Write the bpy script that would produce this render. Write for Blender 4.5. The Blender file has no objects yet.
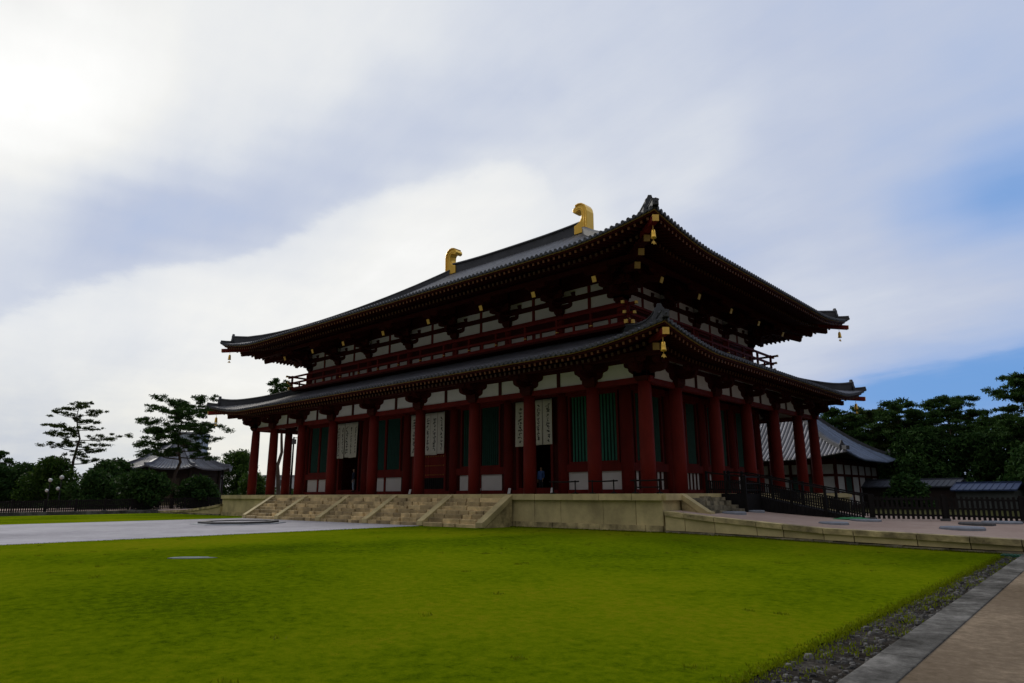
import bpy, math, random
import numpy as np
from mathutils import Matrix, Vector
R = math.radians
random.seed(7)
sc = bpy.context.scene
C = sc.collection

# ------------------------------------------------------------------ camera
cam = bpy.data.objects.new('camera', bpy.data.cameras.new('camera'))
C.objects.link(cam)
PITCH, YAW, ROLL, FPX = 0.2234, -0.7339, -0.003, 673.15
def cam_axes():
    s, c = math.sin(YAW), math.cos(YAW)
    sp, cp = math.sin(PITCH), math.cos(PITCH)
    r0 = Vector((c, -s, 0)); fw = Vector((s*cp, c*cp, sp)); u0 = Vector((-s*sp, -c*sp, cp))
    cr, sr = math.cos(ROLL), math.sin(ROLL)
    return r0*cr + u0*sr, u0*cr - r0*sr, fw
_r, _u, _f = cam_axes()
m = Matrix.Identity(4)
for i in range(3):
    m[i][0], m[i][1], m[i][2] = _r[i], _u[i], -_f[i]
m[0][3], m[1][3], m[2][3] = 16.203, -27.159, -0.021
cam.matrix_world = m
cam.data.sensor_width = 36.0
cam.data.lens = FPX/1024*36
cam.data.clip_start = 0.1
cam.data.clip_end = 3000
sc.camera = cam

# ------------------------------------------------------------------ sky
SUN_AZ, SUN_EL = -80.0, 28.7          # clockwise from +Y, degrees
SKY_ELS = [0, 3, 6, 8, 10, 12, 14, 16, 18, 20, 22, 24, 26, 28, 30, 33, 37]
SKY_AZ = (-92, -42, 8)
SKY = [
[[0.66,0.65,0.64,0.64,0.62,0.55,0.52,0.51,0.51,0.53,0.59,0.64,0.68,0.72,0.74,0.80,0.91,0.92,0.91,0.91,0.92,0.93,0.94,0.95,0.94,0.94,0.93,0.92,0.89,0.86,0.82],[0.82,0.78,0.74,0.69,0.64,0.58,0.53,0.48,0.45,0.42,0.40,0.39,0.38,0.37,0.43,0.48,0.49,0.49,0.48,0.45,0.39,0.33,0.33,0.32,0.31,0.28,0.25,0.24,0.25,0.25,0.26]],
[[0.68,0.68,0.67,0.67,0.65,0.60,0.58,0.57,0.56,0.58,0.64,0.71,0.74,0.78,0.82,0.89,0.94,0.94,0.93,0.94,0.95,0.96,0.97,0.97,0.95,0.94,0.94,0.92,0.90,0.87,0.84],[0.84,0.80,0.76,0.72,0.66,0.61,0.55,0.50,0.47,0.44,0.43,0.41,0.39,0.37,0.36,0.38,0.41,0.41,0.38,0.32,0.28,0.28,0.29,0.29,0.29,0.28,0.26,0.24,0.25,0.25,0.26]],
[[0.70,0.70,0.70,0.70,0.71,0.71,0.71,0.70,0.69,0.70,0.77,0.81,0.84,0.88,0.92,0.95,0.96,0.96,0.97,0.97,0.97,0.97,0.98,0.97,0.96,0.95,0.94,0.93,0.91,0.89,0.87],[0.87,0.84,0.81,0.77,0.71,0.65,0.58,0.53,0.50,0.48,0.46,0.44,0.44,0.42,0.39,0.33,0.27,0.24,0.20,0.17,0.17,0.17,0.18,0.18,0.18,0.20,0.23,0.26,0.26,0.26,0.27]],
[[0.71,0.71,0.70,0.71,0.74,0.76,0.76,0.75,0.73,0.74,0.79,0.82,0.84,0.91,0.95,0.96,0.97,0.97,0.98,0.98,0.98,0.98,0.98,0.97,0.95,0.95,0.95,0.94,0.93,0.91,0.89],[0.89,0.87,0.84,0.80,0.75,0.68,0.60,0.55,0.51,0.50,0.48,0.48,0.49,0.49,0.46,0.41,0.34,0.27,0.22,0.17,0.15,0.15,0.14,0.15,0.16,0.19,0.23,0.27,0.28,0.28,0.28]],
[[0.71,0.71,0.71,0.71,0.75,0.77,0.77,0.76,0.76,0.76,0.80,0.81,0.83,0.90,0.95,0.96,0.97,0.98,0.99,0.99,1.00,1.00,0.99,0.98,0.95,0.94,0.94,0.94,0.93,0.92,0.91],[0.91,0.89,0.86,0.83,0.77,0.70,0.63,0.56,0.53,0.51,0.50,0.52,0.56,0.56,0.55,0.51,0.45,0.40,0.36,0.32,0.29,0.28,0.27,0.26,0.27,0.29,0.31,0.30,0.30,0.30,0.30]],
[[0.72,0.71,0.71,0.71,0.71,0.72,0.72,0.72,0.73,0.76,0.80,0.82,0.83,0.91,0.96,0.97,0.98,0.98,0.99,1.00,1.00,1.00,1.00,0.99,0.97,0.94,0.94,0.94,0.93,0.93,0.91],[0.91,0.90,0.87,0.84,0.79,0.72,0.65,0.58,0.53,0.51,0.51,0.55,0.58,0.59,0.59,0.58,0.56,0.53,0.51,0.48,0.45,0.43,0.41,0.40,0.40,0.40,0.39,0.34,0.31,0.31,0.31]],
[[0.73,0.73,0.72,0.70,0.67,0.66,0.66,0.65,0.65,0.67,0.71,0.73,0.76,0.85,0.91,0.94,0.96,0.97,0.98,0.99,1.00,1.00,1.00,0.99,0.98,0.96,0.94,0.95,0.96,0.95,0.93],[0.93,0.89,0.86,0.85,0.82,0.76,0.66,0.56,0.49,0.46,0.47,0.51,0.56,0.58,0.59,0.59,0.59,0.58,0.57,0.54,0.51,0.49,0.46,0.43,0.42,0.41,0.39,0.35,0.31,0.31,0.31]],
[[0.77,0.76,0.74,0.72,0.69,0.67,0.66,0.64,0.62,0.59,0.59,0.60,0.65,0.74,0.81,0.85,0.88,0.91,0.93,0.95,0.98,0.99,0.99,0.99,0.99,0.99,0.98,0.99,0.99,0.99,0.96],[0.96,0.88,0.85,0.85,0.84,0.82,0.67,0.49,0.45,0.44,0.44,0.45,0.49,0.53,0.56,0.57,0.55,0.54,0.53,0.49,0.45,0.42,0.38,0.35,0.34,0.33,0.32,0.31,0.30,0.30,0.30]],
[[0.82,0.81,0.79,0.77,0.76,0.75,0.73,0.71,0.65,0.58,0.52,0.50,0.54,0.60,0.65,0.68,0.73,0.77,0.80,0.84,0.91,0.95,0.97,0.99,0.99,0.99,0.99,1.00,1.00,0.99,0.97],[0.97,0.89,0.85,0.85,0.85,0.84,0.70,0.48,0.45,0.44,0.44,0.44,0.45,0.47,0.49,0.51,0.49,0.48,0.46,0.40,0.35,0.30,0.23,0.20,0.20,0.20,0.21,0.25,0.28,0.29,0.28]],
[[0.90,0.88,0.87,0.86,0.87,0.86,0.84,0.81,0.74,0.63,0.53,0.48,0.46,0.47,0.49,0.52,0.58,0.64,0.68,0.75,0.82,0.86,0.90,0.96,0.99,0.99,0.99,1.00,1.00,0.99,0.97],[0.97,0.90,0.86,0.85,0.84,0.83,0.69,0.56,0.49,0.46,0.45,0.45,0.46,0.47,0.47,0.47,0.46,0.45,0.41,0.32,0.26,0.21,0.14,0.11,0.11,0.12,0.14,0.20,0.27,0.28,0.28]],
[[0.98,0.97,0.96,1.00,1.03,1.02,0.99,0.96,0.89,0.75,0.63,0.56,0.49,0.45,0.44,0.45,0.49,0.53,0.58,0.66,0.71,0.75,0.80,0.89,0.94,0.97,0.97,0.98,0.99,0.98,0.97],[0.97,0.92,0.85,0.83,0.82,0.79,0.66,0.63,0.60,0.54,0.49,0.48,0.50,0.51,0.51,0.48,0.45,0.44,0.41,0.34,0.28,0.23,0.18,0.17,0.17,0.18,0.20,0.23,0.28,0.29,0.29]],
[[1.04,1.04,1.07,1.12,1.14,1.13,1.12,1.10,1.07,0.97,0.86,0.78,0.66,0.59,0.57,0.54,0.49,0.49,0.53,0.57,0.61,0.64,0.69,0.77,0.83,0.87,0.89,0.91,0.93,0.93,0.93],[0.93,0.89,0.83,0.79,0.78,0.74,0.66,0.64,0.64,0.63,0.60,0.55,0.53,0.53,0.51,0.49,0.47,0.44,0.42,0.40,0.38,0.34,0.28,0.25,0.25,0.26,0.27,0.29,0.31,0.31,0.31]],
[[1.08,1.09,1.13,1.16,1.17,1.18,1.18,1.18,1.16,1.09,1.01,0.94,0.84,0.75,0.74,0.72,0.63,0.58,0.56,0.56,0.55,0.57,0.61,0.65,0.69,0.72,0.76,0.80,0.83,0.85,0.85],[0.85,0.83,0.79,0.75,0.73,0.70,0.66,0.65,0.65,0.65,0.65,0.62,0.56,0.52,0.50,0.49,0.49,0.47,0.43,0.42,0.41,0.40,0.38,0.35,0.35,0.36,0.37,0.37,0.36,0.34,0.34]],
[[1.10,1.11,1.13,1.15,1.16,1.18,1.19,1.21,1.19,1.14,1.08,1.03,0.93,0.82,0.80,0.79,0.74,0.68,0.65,0.63,0.58,0.55,0.56,0.57,0.58,0.59,0.63,0.68,0.72,0.74,0.76],[0.76,0.76,0.73,0.70,0.68,0.66,0.64,0.65,0.65,0.65,0.65,0.64,0.60,0.53,0.50,0.50,0.50,0.49,0.46,0.44,0.43,0.42,0.41,0.40,0.40,0.40,0.40,0.40,0.40,0.38,0.37]],
[[1.10,1.09,1.08,1.09,1.10,1.12,1.14,1.16,1.16,1.13,1.09,1.05,0.99,0.88,0.83,0.82,0.80,0.75,0.73,0.72,0.67,0.60,0.57,0.56,0.55,0.54,0.55,0.58,0.61,0.62,0.63],[0.63,0.65,0.66,0.66,0.65,0.63,0.63,0.63,0.64,0.64,0.63,0.62,0.60,0.56,0.52,0.51,0.50,0.49,0.47,0.46,0.45,0.43,0.41,0.41,0.41,0.41,0.41,0.42,0.41,0.40,0.39]],
[[1.08,1.05,1.01,0.99,0.99,1.00,1.01,1.04,1.06,1.04,1.00,0.98,0.96,0.89,0.85,0.84,0.84,0.83,0.82,0.83,0.82,0.77,0.68,0.62,0.61,0.60,0.59,0.57,0.57,0.57,0.57],[0.57,0.58,0.59,0.62,0.62,0.62,0.62,0.62,0.61,0.60,0.59,0.58,0.56,0.55,0.52,0.50,0.49,0.47,0.46,0.45,0.45,0.44,0.43,0.42,0.42,0.42,0.42,0.42,0.42,0.41,0.41]],
[[1.06,1.06,1.04,1.00,0.97,0.96,0.96,0.95,0.93,0.92,0.91,0.91,0.90,0.87,0.86,0.86,0.86,0.86,0.86,0.85,0.85,0.82,0.79,0.77,0.75,0.72,0.68,0.65,0.64,0.63,0.63],[0.63,0.62,0.62,0.61,0.59,0.58,0.57,0.56,0.56,0.56,0.54,0.52,0.50,0.49,0.48,0.48,0.48,0.47,0.45,0.44,0.44,0.44,0.44,0.44,0.43,0.42,0.42,0.42,0.42,0.42,0.41]],
]

SKY_EDGE = [(-92, 11.0), (-80.3, 12.1), (-77.0, 13.5), (-74.0, 14.9), (-71.1, 16.6), (-68.1, 17.9), (-64.4, 19.3), (-60.6, 21.6), (-56.5, 23.7), (-52.2, 25.1), (-48.6, 26.2), (-45.0, 27.4), (-41.7, 27.9), (-39.4, 26.9), (-38.0, 25.0)]
CLEAR_EDGE = [(-23.3, 6.7), (-18.7, 7.8), (-14.4, 8.3), (-11.7, 8.7), (-7.9, 9.4), (-4.1, 10.1), (8, 12.5)]
world = bpy.data.worlds.new('World'); sc.world = world
world.use_nodes = True
wt = world.node_tree; wt.nodes.clear()
def wn(kind, **kw):
    n = wt.nodes.new(kind)
    for k, v in kw.items():
        setattr(n, k, v)
    return n
def wl(a, b): wt.links.new(a, b)
def wmath(op, a, b=None, c=None, clamp=False):
    n = wn('ShaderNodeMath', operation=op, use_clamp=clamp)
    for i, v in enumerate((a, b, c)):
        if v is None: continue
        if hasattr(v, 'links') or hasattr(v, 'node'): wl(v, n.inputs[i])
        else: n.inputs[i].default_value = v
    return n.outputs[0]
def build_sky():
    tc = wn('ShaderNodeTexCoord')
    # clouds are stretched towards the horizon: noise over direction / height
    sep0 = wn('ShaderNodeSeparateXYZ'); wl(tc.outputs['Generated'], sep0.inputs[0])
    den = wmath('ADD', wmath('MAXIMUM', sep0.outputs[2], 0.0), 0.16)
    px = wmath('DIVIDE', sep0.outputs[0], den); py = wmath('DIVIDE', sep0.outputs[1], den)
    pl = wn('ShaderNodeCombineXYZ'); wl(px, pl.inputs[0]); wl(py, pl.inputs[1])
    n1 = wn('ShaderNodeTexNoise'); n1.inputs['Scale'].default_value = 1.5; n1.inputs['Detail'].default_value = 7; n1.inputs['Roughness'].default_value = 0.60
    wl(pl.outputs[0], n1.inputs['Vector'])
    n2 = wn('ShaderNodeTexNoise'); n2.inputs['Scale'].default_value = 4.5; n2.inputs['Detail'].default_value = 6; n2.inputs['Roughness'].default_value = 0.6
    mp = wn('ShaderNodeMapping', vector_type='TEXTURE'); mp.inputs['Rotation'].default_value = (0, 0, R(-10)); mp.inputs['Scale'].default_value = (3.4, 1.0, 1)
    wl(pl.outputs[0], mp.inputs[0]); wl(mp.outputs[0], n2.inputs['Vector'])
    # warp the direction a little
    off = wn('ShaderNodeVectorMath', operation='SUBTRACT'); wl(n1.outputs['Color'], off.inputs[0]); off.inputs[1].default_value = (0.5, 0.5, 0.5)
    offs = wn('ShaderNodeVectorMath', operation='SCALE'); wl(off.outputs[0], offs.inputs[0]); offs.inputs['Scale'].default_value = 0.05
    add = wn('ShaderNodeVectorMath', operation='ADD'); wl(tc.outputs['Generated'], add.inputs[0]); wl(offs.outputs[0], add.inputs[1])
    nrm = wn('ShaderNodeVectorMath', operation='NORMALIZE'); wl(add.outputs[0], nrm.inputs[0])
    sep = wn('ShaderNodeSeparateXYZ'); wl(nrm.outputs[0], sep.inputs[0])
    az = wmath('MULTIPLY', wmath('ARCTAN2', sep.outputs[0], sep.outputs[1]), 180/math.pi)
    el = wmath('MULTIPLY', wmath('ARCSINE', sep.outputs[2]), 180/math.pi)
    facs = [wmath('DIVIDE', wmath('SUBTRACT', az, SKY_AZ[k]), SKY_AZ[k+1]-SKY_AZ[k], clamp=True) for k in (0, 1)]
    west = wmath('LESS_THAN', az, SKY_AZ[1])
    acc = None
    def row_ramp(row, fac):
        rp = wn('ShaderNodeValToRGB'); rp.color_ramp.interpolation = 'CARDINAL'
        e = rp.color_ramp.elements
        while len(e) < len(row): e.new(0.5)
        for k, v in enumerate(row):
            e[k].position = k/(len(row)-1)
        for k, v in enumerate(row):
            g = v/1.4
            e[k].color = (g, g, g, 1)
        wl(fac, rp.inputs[0]); return rp.outputs[0]
    for i, (ra, rb) in enumerate(SKY):
        sw = wn('ShaderNodeMix', data_type='FLOAT'); wl(west, sw.inputs[0]); wl(row_ramp(rb, facs[1]), sw.inputs[2]); wl(row_ramp(ra, facs[0]), sw.inputs[3])
        if acc is None: acc = sw.outputs[0]; continue
        mr = wn('ShaderNodeMapRange', interpolation_type='SMOOTHSTEP'); wl(el, mr.inputs[0])
        mr.inputs[1].default_value = SKY_ELS[i-1]; mr.inputs[2].default_value = SKY_ELS[i]
        mx = wn('ShaderNodeMix', data_type='FLOAT'); wl(mr.outputs[0], mx.inputs[0]); wl(acc, mx.inputs[2]); wl(sw.outputs[0], mx.inputs[3])
        acc = mx.outputs[0]
    # overhead the cloud deck goes on
    c = wmath('MULTIPLY', acc, 1.4)
    # mask of the unseen sky behind and east that gets the added grey
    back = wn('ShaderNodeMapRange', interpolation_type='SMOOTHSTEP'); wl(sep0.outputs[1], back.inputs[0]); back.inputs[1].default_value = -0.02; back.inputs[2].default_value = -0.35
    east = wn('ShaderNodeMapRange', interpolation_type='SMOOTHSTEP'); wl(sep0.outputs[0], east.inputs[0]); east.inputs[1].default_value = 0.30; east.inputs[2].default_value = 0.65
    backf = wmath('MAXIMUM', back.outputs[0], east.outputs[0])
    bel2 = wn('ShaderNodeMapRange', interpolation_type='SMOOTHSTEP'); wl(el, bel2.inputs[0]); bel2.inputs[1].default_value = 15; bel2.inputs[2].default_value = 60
    nz = wmath('ADD', wmath('MULTIPLY', wmath('SUBTRACT', n1.outputs[0], 0.5), 0.42), wmath('MULTIPLY', wmath('SUBTRACT', n2.outputs[0], 0.5), 0.27))
    # the crisp upper edge of the white bank
    er = wn('ShaderNodeValToRGB'); er.color_ramp.interpolation = 'LINEAR'; ee = er.color_ramp.elements
    while len(ee) < len(SKY_EDGE): ee.new(0.5)
    for k, (a_, v_) in enumerate(SKY_EDGE): ee[k].position = (a_+92)/54
    for k, (a_, v_) in enumerate(SKY_EDGE): ee[k].color = (v_/40, v_/40, v_/40, 1)
    wl(wmath('DIVIDE', wmath('ADD', az, 92.0), 54.0, clamp=True), er.inputs[0])
    dist = wmath('SUBTRACT', wmath('MULTIPLY', er.outputs[0], 40.0), el)
    dist = wmath('ADD', dist, wmath('MULTIPLY', wmath('SUBTRACT', n1.outputs[0], 0.5), 9.0))
    sm = wn('ShaderNodeMapRange', interpolation_type='SMOOTHSTEP'); wl(dist, sm.inputs[0]); sm.inputs[1].default_value = -.9; sm.inputs[2].default_value = 1.1; sm.inputs[3].default_value = -.10; sm.inputs[4].default_value = .10
    win = wmath('SUBTRACT', 1.0, wmath('DIVIDE', wmath('ABSOLUTE', dist), 5.0), clamp=True)
    fade = wn('ShaderNodeMapRange', interpolation_type='SMOOTHSTEP'); wl(az, fade.inputs[0]); fade.inputs[1].default_value = -36.0; fade.inputs[2].default_value = -41.0
    c = wmath('ADD', c, wmath('MULTIPLY', wmath('MULTIPLY', sm.outputs[0], win), fade.outputs[0]))
    nz = wmath('MULTIPLY', nz, wmath('ADD', wmath('MULTIPLY', c, 0.9, clamp=True), 0.25, clamp=True))
    c = wmath('ADD', wmath('ADD', c, nz), 0.01)
    # the clear strip low in the north, under the edge of the deck
    e2 = wn('ShaderNodeValToRGB'); e2.color_ramp.interpolation = 'LINEAR'; ee = e2.color_ramp.elements
    a0, a1 = CLEAR_EDGE[0][0], CLEAR_EDGE[-1][0]
    while len(ee) < len(CLEAR_EDGE): ee.new(0.5)
    for k, (a_, v_) in enumerate(CLEAR_EDGE): ee[k].position = (a_-a0)/(a1-a0)
    for k, (a_, v_) in enumerate(CLEAR_EDGE): ee[k].color = (v_/40, v_/40, v_/40, 1)
    wl(wmath('DIVIDE', wmath('SUBTRACT', az, a0), a1-a0, clamp=True), e2.inputs[0])
    d2 = wmath('SUBTRACT', wmath('MULTIPLY', e2.outputs[0], 40.0), el)
    d2 = wmath('ADD', d2, wmath('MULTIPLY', wmath('SUBTRACT', n2.outputs[0], 0.5), 3.0))
    s2 = wn('ShaderNodeMapRange', interpolation_type='SMOOTHSTEP'); wl(d2, s2.inputs[0]); s2.inputs[1].default_value = -.5; s2.inputs[2].default_value = 1.3
    low = wn('ShaderNodeMapRange', interpolation_type='SMOOTHSTEP'); wl(el, low.inputs[0]); low.inputs[1].default_value = 3.5; low.inputs[2].default_value = 7.0
    f2 = wn('ShaderNodeMapRange', interpolation_type='SMOOTHSTEP'); wl(az, f2.inputs[0]); f2.inputs[1].default_value = -26; f2.inputs[2].default_value = -15
    k2 = wmath('MULTIPLY', wmath('MULTIPLY', s2.outputs[0], low.outputs[0]), wmath('MULTIPLY', f2.outputs[0], 0.85))
    c = wmath('MULTIPLY', c, wmath('SUBTRACT', 1.0, k2))
    c = wmath('MULTIPLY', c, 1/1.4)
    ramp = wn('ShaderNodeValToRGB'); ramp.color_ramp.interpolation = 'LINEAR'
    stops = [(0.0, (.13, .33, .72)), (.22, (.33, .46, .74)), (.48, (.52, .58, .73)), (.75, (.74, .77, .82)), (1.0, (.885, .89, .88)), (1.2, (1.0, 1.0, .985)), (1.4, (1.5, 1.49, 1.45))]
    e = ramp.color_ramp.elements
    while len(e) < len(stops): e.new(0.5)
    for k, (p, col) in enumerate(stops): e[k].position = p/1.4
    for k, (p, col) in enumerate(stops): e[k].color = (*col, 1)
    wl(c, ramp.inputs[0])
    # warm veil low in the west
    warm = wn('ShaderNodeMapRange', interpolation_type='SMOOTHSTEP'); wl(el, warm.inputs[0]); warm.inputs[1].default_value = 13; warm.inputs[2].default_value = 1
    wa = wn('ShaderNodeMapRange', interpolation_type='SMOOTHSTEP'); wl(az, wa.inputs[0]); wa.inputs[1].default_value = -40; wa.inputs[2].default_value = -58
    wf = wmath('MULTIPLY', warm.outputs[0], wa.outputs[0])
    tint = wn('ShaderNodeMix', data_type='RGBA', blend_type='MULTIPLY'); wl(wf, tint.inputs[0]); wl(ramp.outputs[0], tint.inputs[6]); tint.inputs[7].default_value = (1.0, .975, .90, 1)
    sky = wn('ShaderNodeTexSky', sky_type='NISHITA'); sky.sun_disc = False
    sky.sun_elevation = R(SUN_EL); sky.sun_rotation = R(SUN_AZ)
    # added grey in the unseen sky, set to shape light on the hall
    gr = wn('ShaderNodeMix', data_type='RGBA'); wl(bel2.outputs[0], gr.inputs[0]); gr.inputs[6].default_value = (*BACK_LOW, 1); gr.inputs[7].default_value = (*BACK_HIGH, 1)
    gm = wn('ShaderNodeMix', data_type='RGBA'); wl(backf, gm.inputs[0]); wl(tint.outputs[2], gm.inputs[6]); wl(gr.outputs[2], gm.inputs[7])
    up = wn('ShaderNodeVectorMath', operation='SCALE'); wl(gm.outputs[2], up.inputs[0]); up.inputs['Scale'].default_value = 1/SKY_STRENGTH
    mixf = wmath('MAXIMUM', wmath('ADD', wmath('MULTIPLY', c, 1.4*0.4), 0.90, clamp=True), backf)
    fin = wn('ShaderNodeMix', data_type='RGBA'); wl(mixf, fin.inputs[0]); wl(sky.outputs[0], fin.inputs[6]); wl(up.outputs[0], fin.inputs[7])
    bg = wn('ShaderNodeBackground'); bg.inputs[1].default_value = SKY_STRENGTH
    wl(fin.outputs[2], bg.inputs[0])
    out = wn('ShaderNodeOutputWorld'); wl(bg.outputs[0], out.inputs[0])
SKY_STRENGTH = 0.1
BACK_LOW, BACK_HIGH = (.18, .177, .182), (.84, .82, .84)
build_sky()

sun = bpy.data.objects.new('sun', bpy.data.lights.new('sun', 'SUN')); C.objects.link(sun)
sun.data.energy = 1.9; sun.data.angle = R(14); sun.data.color = (1.0, .94, .84)
_sd = Vector((math.cos(R(SUN_EL))*math.sin(R(SUN_AZ)), math.cos(R(SUN_EL))*math.cos(R(SUN_AZ)), math.sin(R(SUN_EL))))
sun.rotation_euler = (-_sd).to_track_quat('-Z', 'Y').to_euler()
sun.location = (-60, 0, 60)

sc.view_settings.view_transform = 'Standard'
sc.view_settings.look = 'None'
sc.view_settings.exposure = 0.0
sc.view_settings.gamma = 1.0
sc.view_settings.use_curve_mapping = False
sc.cycles.max_bounces = 6
sc.cycles.diffuse_bounces = 3
sc.cycles.glossy_bounces = 3

# ------------------------------------------------------------------ helpers
def tag(o, label=None, cat=None, group=None, kind=None):
    if label: o['label'] = label
    if cat: o['category'] = cat
    if group: o['group'] = group
    if kind: o['kind'] = kind
    return o
def thing(name, label, cat, loc=(0, 0, 0), rz=0, group=None):
    o = bpy.data.objects.new(name, None); C.objects.link(o)
    o.location = loc; o.rotation_euler = (0, 0, rz); o.empty_display_size = .2
    return tag(o, label, cat, group)
def place(name, mesh, parent=None, loc=(0, 0, 0), rz=0):
    o = bpy.data.objects.new(name, mesh); C.objects.link(o)
    o.location = loc; o.rotation_euler = (0, 0, rz)
    if parent: o.parent = parent
    return o
def copy_tree(o, parent=None):
    c = o.copy(); C.objects.link(c)
    if parent: c.parent = parent
    for ch in list(o.children): copy_tree(ch, c)
    return c

class MB:
    def __init__(s): s.v = []; s.f = []; s.mi = []; s.sm = []; s.cur = 0; s.smooth = False
    def add(s, vs, fs):
        b = len(s.v); s.v += [tuple(p) for p in vs]
        for f in fs:
            s.f.append(tuple(b+i for i in f)); s.mi.append(s.cur); s.sm.append(s.smooth)
        return s
    def box(s, x0, x1, y0, y1, z0, z1):
        x0, x1 = min(x0, x1), max(x0, x1); y0, y1 = min(y0, y1), max(y0, y1); z0, z1 = min(z0, z1), max(z0, z1)
        return s.add([(x0,y0,z0),(x1,y0,z0),(x1,y1,z0),(x0,y1,z0),(x0,y0,z1),(x1,y0,z1),(x1,y1,z1),(x0,y1,z1)],
              [(0,3,2,1),(4,5,6,7),(0,1,5,4),(1,2,6,5),(2,3,7,6),(3,0,4,7)])
    def hexa(s, b, t):            # two quads, bottom and top, same winding (ccw from above)
        return s.add(list(b)+list(t), [(0,3,2,1),(4,5,6,7),(0,1,5,4),(1,2,6,5),(2,3,7,6),(3,0,4,7)])
    def bar(s, p, q, w, h, up=(0,0,1)):   # box along p->q
        p, q, up = Vector(p), Vector(q), Vector(up)
        d = (q-p).normalized(); a = d.cross(up)
        if a.length < 1e-6: a = d.cross(Vector((1,0,0)))
        a.normalize(); u = a.cross(d).normalized()
        a *= w/2; u *= h/2
        return s.add([p-a-u, p+a-u, p+a+u, p-a+u, q-a-u, q+a-u, q+a+u, q-a+u],
              [(0,1,2,3),(7,6,5,4),(0,4,5,1),(1,5,6,2),(2,6,7,3),(3,7,4,0)])
    def prism(s, poly, fn, d0, d1):   # poly = list of (a,b); fn(a,b,d) -> point
        n = len(poly)
        vs = [fn(a, b, d0) for a, b in poly]+[fn(a, b, d1) for a, b in poly]
        fs = [tuple(range(n-1, -1, -1)), tuple(range(n, 2*n))]
        for i in range(n):
            j = (i+1) % n; fs.append((i, j, n+j, n+i))
        return s.add(vs, fs)
    def tube(s, pts, rad, n=8, cap=True):
        pts = [Vector(p) for p in pts]; vs = []; fs = []
        ref = Vector((1, 0, 0))
        for i, p in enumerate(pts):
            d = (pts[min(i+1, len(pts)-1)]-pts[max(i-1, 0)]).normalized()
            a = d.cross(ref)
            if a.length < .2: a = d.cross(Vector((0, 1, 0)))
            a.normalize(); b = d.cross(a)
            r = rad[i] if isinstance(rad, (list, tuple)) else rad
            for k in range(n):
                t = 2*math.pi*k/n
                vs.append(p+(a*math.cos(t)+b*math.sin(t))*r)
        for i in range(len(pts)-1):
            for k in range(n):
                k2 = (k+1) % n
                fs.append((i*n+k, i*n+k2, (i+1)*n+k2, (i+1)*n+k))
        if cap: fs.append(tuple(range(n-1, -1, -1))); fs.append(tuple((len(pts)-1)*n+k for k in range(n)))
        return s.add(vs, fs)
    def lathe(s, prof, c=(0, 0, 0), n=16):   # prof = (r, z)
        vs = []; fs = []
        for r, z in prof:
            for k in range(n):
                t = 2*math.pi*k/n; vs.append((c[0]+r*math.cos(t), c[1]+r*math.sin(t), c[2]+z))
        for i in range(len(prof)-1):
            for k in range(n):
                k2 = (k+1) % n; fs.append((i*n+k, i*n+k2, (i+1)*n+k2, (i+1)*n+k))
        fs.append(tuple(range(n-1, -1, -1))); fs.append(tuple((len(prof)-1)*n+k for k in range(n)))
        return s.add(vs, fs)
    def mesh(s, name, *mats):
        me = bpy.data.meshes.new(name); me.from_pydata(s.v, [], s.f)
        for mt in mats: me.materials.append(mt)
        me.polygons.foreach_set('material_index', s.mi); me.polygons.foreach_set('use_smooth', s.sm)
        me.update(); return me
    def build(s, name, mats, parent=None, loc=(0, 0, 0), rz=0):
        if not isinstance(mats, (list, tuple)): mats = [mats]
        return place(name, s.mesh(name, *mats), parent, loc, rz)

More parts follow.
